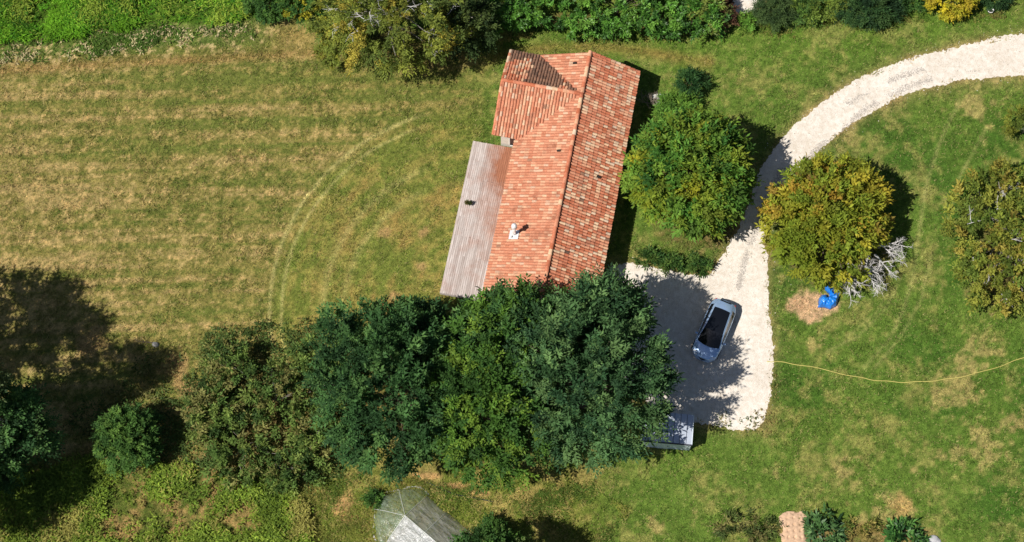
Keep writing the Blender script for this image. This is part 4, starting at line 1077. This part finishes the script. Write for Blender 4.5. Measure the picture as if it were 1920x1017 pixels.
# ------------------------------------------------------------------ garden shed
M_SHEET = m_plain('pale_roof_sheet', (0.46, 0.51, 0.60), 0.35, 0.25, 2.5, 0.12)
M_CLAD = m_plain('pale_blue_cladding', (0.62, 0.70, 0.76), 0.6, 0, 3, 0.08)
se = G(1292, 845, 0)
shed = thing('garden_shed', 'small pale blue metal shed half under the tree', 'shed', (se[0], se[1], 0), math.radians(-5))
SW, SDp, H0, H1 = 3.3, 1.9, 1.75, 2.05
MB().add([(-SW, 0, 0), (0, 0, 0), (0, SDp, 0), (-SW, SDp, 0), (-SW, 0, H0), (0, 0, H0), (0, SDp, H1), (-SW, SDp, H1)],
         [(0, 1, 5, 4), (1, 2, 6, 5), (2, 3, 7, 6), (3, 0, 4, 7), (0, 3, 2, 1), (4, 5, 6, 7)]).build('wall', M_CLAD, shed)
sang = math.atan2(H1 - H0, SDp)
pw = 0.40; nP = 8
pm = MB().box(0.012, pw - 0.012, 0, SDp + 0.06, 0.02, 0.035).mesh('roof_panel', M_SHEET)
sm2 = MB().box(-0.016, 0.016, -0.004, SDp + 0.07, 0.018, 0.075).mesh('seam', m_plain('seam_metal', (0.17, 0.19, 0.24), 0.45, 0.4, 6, 0.2))
for i in range(nP):
    put('roof_panel', pm, shed, (-SW - 0.02 + i * (SW + 0.04) / nP, 0.0, H0), (sang, 0, 0)).scale = ((SW + 0.04) / nP / pw, 1, 1)
    if i: put('seam', sm2, shed, (-SW - 0.02 + i * (SW + 0.04) / nP, 0.0, H0), (sang, 0, 0))
MB().box(-SW - 0.03, 0.03, -0.09, -0.012, H0 - 0.06, H0 + 0.03).build('gutter', m_plain('dark_gutter', (0.05, 0.055, 0.075), 0.5, 0.2, 6, 0.2), shed)
MB().box(-0.012, 0.03, -0.01, SDp + 0.06, -0.03, 0.05).build('barge_board', M_CLAD, shed, (0, 0, H0 + 0.02), (sang, 0, 0))
d_ = MB().box(-2.2, -1.4, -0.035, -0.004, 0.05, 1.6).build('door', M_CLAD, shed)
MB().box(-1.52, -1.48, -0.07, -0.037, 0.8, 0.95).build('handle', M_TRIM, d_)
for x in np.arange(-SW + 0.1, 0, 0.25):
    if not (-2.3 < x < -1.35): MB().box(x, x + 0.03, -0.018, -0.003, 0.02, H0 - 0.08).build('cladding_rib', M_CLAD, shed)

# ------------------------------------------------------------------ plastic tunnel
def m_film(name, opac, tint, rough=0.22, thru=0.6):
    m, nt, p, out = newmat(name)
    nt.nodes.remove(p)
    tc = N(nt, 'ShaderNodeTexCoord')
    mpf = N(nt, 'ShaderNodeMapping'); mpf.inputs['Scale'].default_value = (1.0, 2.2, 1.6); mpf.inputs['Rotation'].default_value = (0.3, 0.2, 0.5); nt.links.new(tc.outputs['Object'], mpf.inputs[0])
    f = noise(nt, 1.3, 5, 0.6, mpf.outputs[0])
    d = N(nt, 'ShaderNodeBsdfDiffuse'); d.inputs[0].default_value = (*tint, 1)
    t = N(nt, 'ShaderNodeBsdfTranslucent'); t.inputs[0].default_value = (*tint, 1)
    g_ = N(nt, 'ShaderNodeBsdfGlossy'); g_.inputs['Roughness'].default_value = rough; g_.inputs[0].default_value = (0.9, 0.9, 0.92, 1)
    tr = N(nt, 'ShaderNodeBsdfTransparent'); tr.inputs[0].default_value = (0.97, 0.98, 0.97, 1)
    b = N(nt, 'ShaderNodeBump'); b.inputs['Strength'].default_value = 0.8; b.inputs['Distance'].default_value = 0.3; nt.links.new(f, b.inputs['Height'])
    for n_ in (d, g_): nt.links.new(b.outputs[0], n_.inputs['Normal'])
    m1 = N(nt, 'ShaderNodeMixShader'); m1.inputs[0].default_value = thru; nt.links.new(d.outputs[0], m1.inputs[1]); nt.links.new(t.outputs[0], m1.inputs[2])
    m2 = N(nt, 'ShaderNodeMixShader'); m2.inputs[0].default_value = 0.16; nt.links.new(m1.outputs[0], m2.inputs[1]); nt.links.new(g_.outputs[0], m2.inputs[2])
    m3 = N(nt, 'ShaderNodeMixShader'); nt.links.new(maprange(nt, f, 0.3, 0.7, opac - 0.22, opac + 0.2), m3.inputs[0])
    nt.links.new(tr.outputs[0], m3.inputs[1]); nt.links.new(m2.outputs[0], m3.inputs[2]); nt.links.new(m3.outputs[0], out.inputs[0])
    return m
M_FILM_G = m_film('greenish_film', 0.34, (0.74, 0.90, 0.70)); M_FILM = m_film('clear_film', 0.52, (0.92, 0.91, 0.90)); M_FILM_W = m_film('white_film', 0.72, (0.84, 0.86, 0.92), 0.3)
TA = G(803, 931, 0)[:2]; TB = G(722, 1024, 0)[:2]; TM = (TA + TB) / 2
w_ = (TA - TB); HWID = np.linalg.norm(w_) / 2; w_ = w_ / np.linalg.norm(w_)
axd = np.array([w_[1], -w_[0]]); axd = axd if axd[0] > 0 else -axd           # along the tunnel, to the lower right
tun = thing('plastic_tunnel', 'clear plastic garden tunnel with a rounded greenish end', 'greenhouse', (TM[0], TM[1], 0), math.atan2(axd[1], axd[0]))
# local x along the tunnel, local y across (towards TA is +y when axd x w_ > 0)
sgnA = 1.0 if (axd[0] * w_[1] - axd[1] * w_[0]) > 0 else -1.0
HT = 1.9; TL = 5.2
def tprof(t):    # t 0 at the ground .. 1 at the ridge
    y = HWID * (1 - t) ** 1.0 * (1 + 0.18 * math.sin(math.pi * t)); z = HT * (t ** 0.85)
    return y, z
def film(side, mat, name, x0=0.0, x1=TL):
    mb = MB(); nx_, nt_ = 26, 14
    for i in range(nx_ + 1):
        for j in range(nt_ + 1):
            x = x0 + (x1 - x0) * i / nx_; t = j / nt_; y, z = tprof(t)
            sag = 0.05 * math.sin(i / nx_ * math.pi * 3) * math.sin(math.pi * t) + 0.05 * (vnoise(np.array([x * 2.1 + t * 3]), np.array([t * 2.5 + side * 9]), 5)[0] - 0.5)
            mb.v.append((x, side * (y - abs(sag)), max(0.01, z - abs(sag))))
    for i in range(nx_):
        for j in range(nt_):
            a_ = i * (nt_ + 1) + j; mb.f.append((a_, a_ + nt_ + 1, a_ + nt_ + 2, a_ + 1))
    return mb.build(name, mat, tun, None, None, True)
film(sgnA, M_FILM, 'side_film'); film(-sgnA, M_FILM_W, 'side_film')['label'] = 'white glossy folded sheet'
mb = MB(); na, nt_ = 24, 12; AP = 2.25
for i in range(na + 1):
    th = math.pi * i / na
    k_ = 1 + 0.06 * math.sin(5 * th) + 0.03 * math.sin(9 * th)
    for j in range(nt_ + 1):
        t = j / nt_; y, z = tprof(t); q = y / HWID
        mb.v.append((-AP * q * math.sin(th) * k_, HWID * q * math.cos(th) * k_, 0.02 + (z * 0.97 if j else 0) - 0.05 * math.sin(math.pi * t) * abs(math.sin(4 * th))))
for i in range(na):
    for j in range(nt_):
        a_ = i * (nt_ + 1) + j; mb.f.append((a_, a_ + nt_ + 1, a_ + nt_ + 2, a_ + 1))
mb.build('end_film', M_FILM_G, tun, None, None, True)
hm = m_plain('hoop_pipe', (0.55, 0.58, 0.55), 0.5, 0.2, 8, 0.1)
for x in (0.0, 1.7, 3.4, 5.1):
    pts = [(x, s * (tprof(t)[0] + 0.01), tprof(t)[1] + 0.01) for s, ts in ((1, np.linspace(0, 1, 9)), (-1, np.linspace(0.9, 0, 8))) for t in ts]
    MB().tube(pts, 0.022, 6).build('hoop', hm, tun)
MB().tube([(0, 0, HT + 0.02), (TL, 0, HT + 0.02)], 0.022, 6).build('ridge_pole', hm, tun)
for th in (math.pi * 0.3, math.pi * 0.62):
    MB().tube([(-AP * q * math.sin(th), HWID * q * math.cos(th), z * 0.98 + 0.04) for q, z in ((tprof(t)[0] / HWID, tprof(t)[1]) for t in np.linspace(0, 1, 8))], 0.018, 6).build('hoop', hm, tun)
edge = [(-AP * math.sin(th) * (1.03 + 0.07 * math.sin(5 * th)), HWID * 1.03 * math.cos(th) * (1 + 0.07 * math.sin(5 * th)), 0.06) for th in np.linspace(0, math.pi, 40)]
MB().tube(edge, [0.05 + 0.03 * math.sin(i * 1.7) for i in range(40)], 6).build('hem', M_FILM_W, tun)

# ------------------------------------------------------------------ hose, blue sheet, small garden things
hp = [(1438, 678), (1470, 680), (1530, 690), (1600, 706), (1650, 714), (1695, 717), (1740, 715), (1790, 709), (1850, 695), (1900, 678), (1960, 656), (2000, 640)]
pts = [G(x + 0.8 * math.sin(i * 0.9), y + 0.8 * math.sin(i * 0.6), 0.1) for i, (x, y) in enumerate(smooth_path(hp, 9))]
tag(MB().tube(pts, 0.025, 6).build('garden_hose', m_plain('yellow_hose', A(208, 196, 112), 0.5, 0, 3, 0.12), None, None, None, True), 'yellow garden hose snaking over the lawn to the drive', 'hose')
pts = [G(x, y, 0.05) for x, y in smooth_path([(800, 904), (822, 914), (850, 926), (880, 932), (925, 941)], 6)]
tag(MB().tube(pts, 0.04, 6).build('black_pipe', m_plain('black_pipe', (0.02, 0.022, 0.02), 0.6, 0, 6, 0.2), None, None, None, True), 'thin black pipe on the soil behind the plastic tunnel', 'pipe')

def blue_sheet():
    out = [(1536, 572), (1537, 556), (1542, 549), (1548, 549), (1551, 554), (1556, 549), (1548, 540), (1547, 528), (1552, 514), (1562, 512), (1575, 519), (1578, 530), (1573, 546), (1569, 560), (1566, 570), (1556, 576), (1546, 572)]
    out = [(1556 + (x - 1556) * 1.12, y + 5) for x, y in out]
    W = np.array([G(x, y)[:2] for x, y in out]); lo = W.min(0) - 0.05; hi = W.max(0) + 0.05
    xs = np.arange(lo[0], hi[0], 0.035); ys = np.arange(lo[1], hi[1], 0.035)
    XX, YY = np.meshgrid(xs, ys); px, py = to_map(XX, YY); sd = poly_sd(px, py, out)
    q = np.clip(-sd / 5.0, 0, 1) ** 0.5
    rid = 1 - np.abs(fbm(XX * 2.4, YY * 2.0, 91, 3) - 0.5) * 3.0
    Z = 0.02 + q * (0.30 + 0.26 * rid + 0.10 * sm(py, 520, 560))
    Z -= 0.22 * np.exp(-((px - 1557) / 6) ** 2 - ((py - 556) / 4) ** 2)
    c_ = W.mean(0); n_ = len(xs)
    idx = np.arange(len(xs) * len(ys)).reshape(len(ys), len(xs))
    ok = sd < 1.0; okf = ok[:-1, :-1] & ok[1:, :-1] & ok[:-1, 1:] & ok[1:, 1:]
    Fc = np.stack([idx[:-1, :-1][okf], idx[:-1, 1:][okf], idx[1:, 1:][okf], idx[1:, :-1][okf]], 1)
    V = np.stack([XX.ravel() - c_[0], YY.ravel() - c_[1], np.maximum(Z.ravel(), 0.015)], 1)
    used = np.unique(Fc); mp_ = np.full(len(V), -1); mp_[used] = np.arange(len(used))
    m = m_plain('blue_plastic', (0.012, 0.19, 0.66), 0.36, 0, 3, 0.3, 0.02, 0.3)
    o = put('plastic_sheet', mesh_np('plastic_sheet', V[used], mp_[Fc], None, m, True), None, (c_[0], c_[1], 0.0))
    sol = o.modifiers.new('thickness', 'SOLIDIFY'); sol.thickness = 0.01
    tag(o, 'crumpled bright blue plastic sheet beside the sandy patch', 'plastic sheet')
blue_sheet()

# garden chair with a round wire back, and a small pale stool
p = G(1237, 191, 0.45); M_WIRE = m_plain('white_wire', (0.72, 0.73, 0.74), 0.4, 0.2, 10, 0.1)
chair = thing('garden_chair', 'white wire garden chair with round back in the house shade', 'chair', (p[0], p[1], 0), math.radians(15))
ring = lambda r, z, n_=20, a0=0, a1=2 * math.pi: [(r * math.cos(t), r * math.sin(t), z) for t in np.linspace(a0, a1, n_)]
MB().tube(ring(0.28, 0.45), 0.02, 6, False).build('seat_ring', M_WIRE, chair)
MB().lathe([(0.27, 0.44), (0.27, 0.455)], 18).build('seat', m_plain('grey_seat', (0.30, 0.33, 0.36), 0.6, 0, 8, 0.15), chair)
MB().tube([(x, y, z + 0.06 * math.cos(t)) for (x, y, z), t in zip(ring(0.40, 0.80, 22, -1.4, 1.4), np.linspace(-1.4, 1.4, 22))], 0.028, 6).build('back_rim', M_WIRE, chair)
for t in np.linspace(-1.3, 1.3, 9): MB().tube([(0.28 * math.cos(t), 0.28 * math.sin(t), 0.45), (0.40 * math.cos(t), 0.40 * math.sin(t), 0.84)], 0.01, 5).build('back_wire', M_WIRE, chair)
for t in (0.8, 2.36, 3.93, 5.5): MB().tube([(0.25 * math.cos(t), 0.25 * math.sin(t), 0.45), (0.33 * math.cos(t), 0.33 * math.sin(t), 0.0)], 0.016, 5).build('leg', M_WIRE, chair)
p = G(1229, 181, 0.5)
stool = thing('garden_stool', 'small pale square stool next to the wire chair', 'stool', (p[0], p[1], 0), 0.2)
MB().box(-0.20, 0.20, -0.18, 0.18, 0.46, 0.50).build('seat', m_plain('pale_stool', (0.56, 0.55, 0.50), 0.7, 0, 8, 0.2), stool, None, None, False, 0.01)
for xx in (-0.16, 0.16):
    for yy in (-0.14, 0.14): MB().box(xx - 0.02, xx + 0.02, yy - 0.02, yy + 0.02, 0, 0.46).build('leg', M_WIRE, stool)
p = G(1219, 190, 0.4); r = np.random.default_rng(401); mb = MB()
for q in range(7):
    d = unit(r, 1)[0]; d[2] = abs(d[2]) + 0.6; dead_limb(mb, r, np.array([0, 0, 0.02]), d / np.linalg.norm(d), 1.0, 0.03, 2)
tag(mb.build('dry_shrub', m_plain('brown_twig', (0.26, 0.21, 0.17), 0.9, 0, 6, 0.3), None, (p[0], p[1], 0)), 'leafless brown twiggy shrub by the house wall', 'shrub')

# white pot at the top right
p = G(1857, 20, 0.3)
pot = thing('plant_pot', 'round white pot on the grass at the top right', 'pot', (p[0], p[1], 0))
MB().lathe([(0.15, 0.0), (0.21, 0.36), (0.24, 0.37), (0.24, 0.41), (0.205, 0.41), (0.19, 0.3)], 20).build('pot_body', m_plain('white_glaze', (0.78, 0.78, 0.77), 0.35, 0, 5, 0.05), pot, None, None, True)
MB().lathe([(0.185, 0.30), (0.0, 0.33)], 16).build('soil', m_plain('potting_soil', (0.04, 0.035, 0.03), 0.95, 0, 20, 0.3, 0.01), pot)

# stone in the meadow
def lump(name, px, py, s, mat, label, cat, seed):
    r = np.random.default_rng(seed); bm = bmesh.new(); bmesh.ops.create_icosphere(bm, subdivisions=3, radius=1)
    for v in bm.verts:
        c = np.array(v.co); k_ = 1 + 0.35 * (fbm(np.array([c[0] * 1.3 + seed]), np.array([c[1] * 1.3 + c[2]]), seed, 3)[0] - 0.5)
        v.co = Vector((c[0] * s[0] * k_, c[1] * s[1] * k_, max(c[2] * s[2] * k_, -0.02)))
    me = bpy.data.meshes.new(name); bm.to_mesh(me); bm.free(); me.materials.append(mat)
    p = G(px, py, 0.1); return tag(put(name, me, None, (p[0], p[1], 0)), label, cat)
M_STONE = m_plain('grey_stone', (0.30, 0.29, 0.27), 0.9, 0, 5, 0.3, 0.02)
lump('stone', 291, 646, (0.24, 0.2, 0.26), M_STONE, 'grey stone lying in the meadow near the tree shadow', 'stone', 5)
r = np.random.default_rng(404); mb = MB(); p = G(283, 643, 0)
dead_limb(mb, r, np.array([0.1, 0, 0.08]), np.array([-0.95, 0.1, 0.1]), 0.9, 0.035, 1)
tag(mb.build('fallen_branch', M_BARK, None, (p[0], p[1], 0)), 'short dark fallen branch beside the meadow stone', 'branch')
lump('stone', 1751, 1014, (0.5, 0.38, 0.22), m_plain('pale_slab', (0.42, 0.42, 0.43), 0.85, 0, 4, 0.2, 0.02), 'pale grey stone at the bottom edge of the vegetable plot', 'stone', 8)

# vegetable plot
bp = [(1466, 966), (1478, 960), (1502, 962), (1511, 970), (1509, 1000), (1512, 1040), (1468, 1040), (1463, 1000)]
def sand_bed():
    W = np.array([G(x, y)[:2] for x, y in bp]); lo = W.min(0) - 0.05; hi = W.max(0) + 0.05
    xs = np.arange(lo[0], hi[0], 0.045); ys = np.arange(lo[1], hi[1], 0.045)
    XX, YY = np.meshgrid(xs, ys); px, py = to_map(XX, YY); sd = poly_sd(px, py, bp) + (fbm(XX * 2.5, YY * 2.5, 71, 3) - 0.5) * 22
    Z = 0.012 + 0.15 * np.clip(-sd / 9, 0, 1) ** 0.6 * (0.85 + 0.3 * fbm(XX * 3, YY * 3, 72, 3))
    for yy in (972, 984, 996, 1008):
        for xx in (1477, 1489, 1501): Z -= 0.10 * np.exp(-((px - xx - 2 * math.sin(yy)) ** 2 + (py - yy) ** 2) / 5.5)
    c_ = W.mean(0); idx = np.arange(XX.size).reshape(XX.shape); ok = sd < 1; okf = ok[:-1, :-1] & ok[1:, :-1] & ok[:-1, 1:] & ok[1:, 1:]
    Fc = np.stack([idx[:-1, :-1][okf], idx[:-1, 1:][okf], idx[1:, 1:][okf], idx[1:, :-1][okf]], 1)
    V = np.stack([XX.ravel() - c_[0], YY.ravel() - c_[1], np.maximum(Z.ravel(), 0.01)], 1); used = np.unique(Fc); mp_ = np.full(len(V), -1); mp_[used] = np.arange(len(used))
    o = put('seed_bed', mesh_np('seed_bed', V[used], mp_[Fc], None, m_plain('sandy_soil', A(206, 172, 142), 0.95, 0, 6, 0.3, 0.02), True), None, (c_[0], c_[1], 0))
    tag(o, 'bare sandy seed bed with planting holes in the vegetable plot', 'seed bed')
sand_bed()
VG = 'plants in the vegetable plot'
tree('leek_plant', 'blue green large leaved crop right of the sandy seed bed', 'plant', 1545, 992, 0.22, (1.0, 1.0, 0.2), [A(74, 108, 60), A(92, 126, 72), A(56, 88, 50)], None, (0.42, 0.15), 26, 5, 4, 0.4, 501, VG, 8, 0.03, mat=M_GLOSSLEAF)
tree('squash_plant', 'dark broad leaved crop near the bottom right of the plot', 'plant', 1692, 1004, 0.22, (1.1, 0.7, 0.22), [A(62, 104, 48), A(46, 84, 40), A(84, 124, 60)], None, (0.45, 0.17), 22, 5, 4, 0.4, 502, VG, 8, 0.03, mat=M_GLOSSLEAF)
tree('bean_plant', 'dull green straggling crop left of the sandy seed bed', 'plant', 1400, 992, 0.22, (2.0, 0.9, 0.25), [A(90, 106, 54), A(72, 88, 46), A(122, 118, 72)], None, (0.26, 0.08), 42, 5, 6, 0.45, 503, VG, 10, 0.03)
tree('tomato_plant', 'yellowish crop between the two broad leaved crops', 'plant', 1612, 995, 0.2, (1.2, 0.7, 0.22), [A(124, 130, 60), A(96, 112, 50), A(148, 134, 76)], None, (0.24, 0.07), 26, 5, 6, 0.4, 504, VG, 8, 0.03)
tree('herb_plant', 'tiny dark plant by the left foot of the plastic tunnel', 'plant', 703, 935, 0.3, (0.5, 0.5, 0.3), MG, None, (0.18, 0.08), 24, 6, 7, 0.35, 505, None, 6, 0.02)
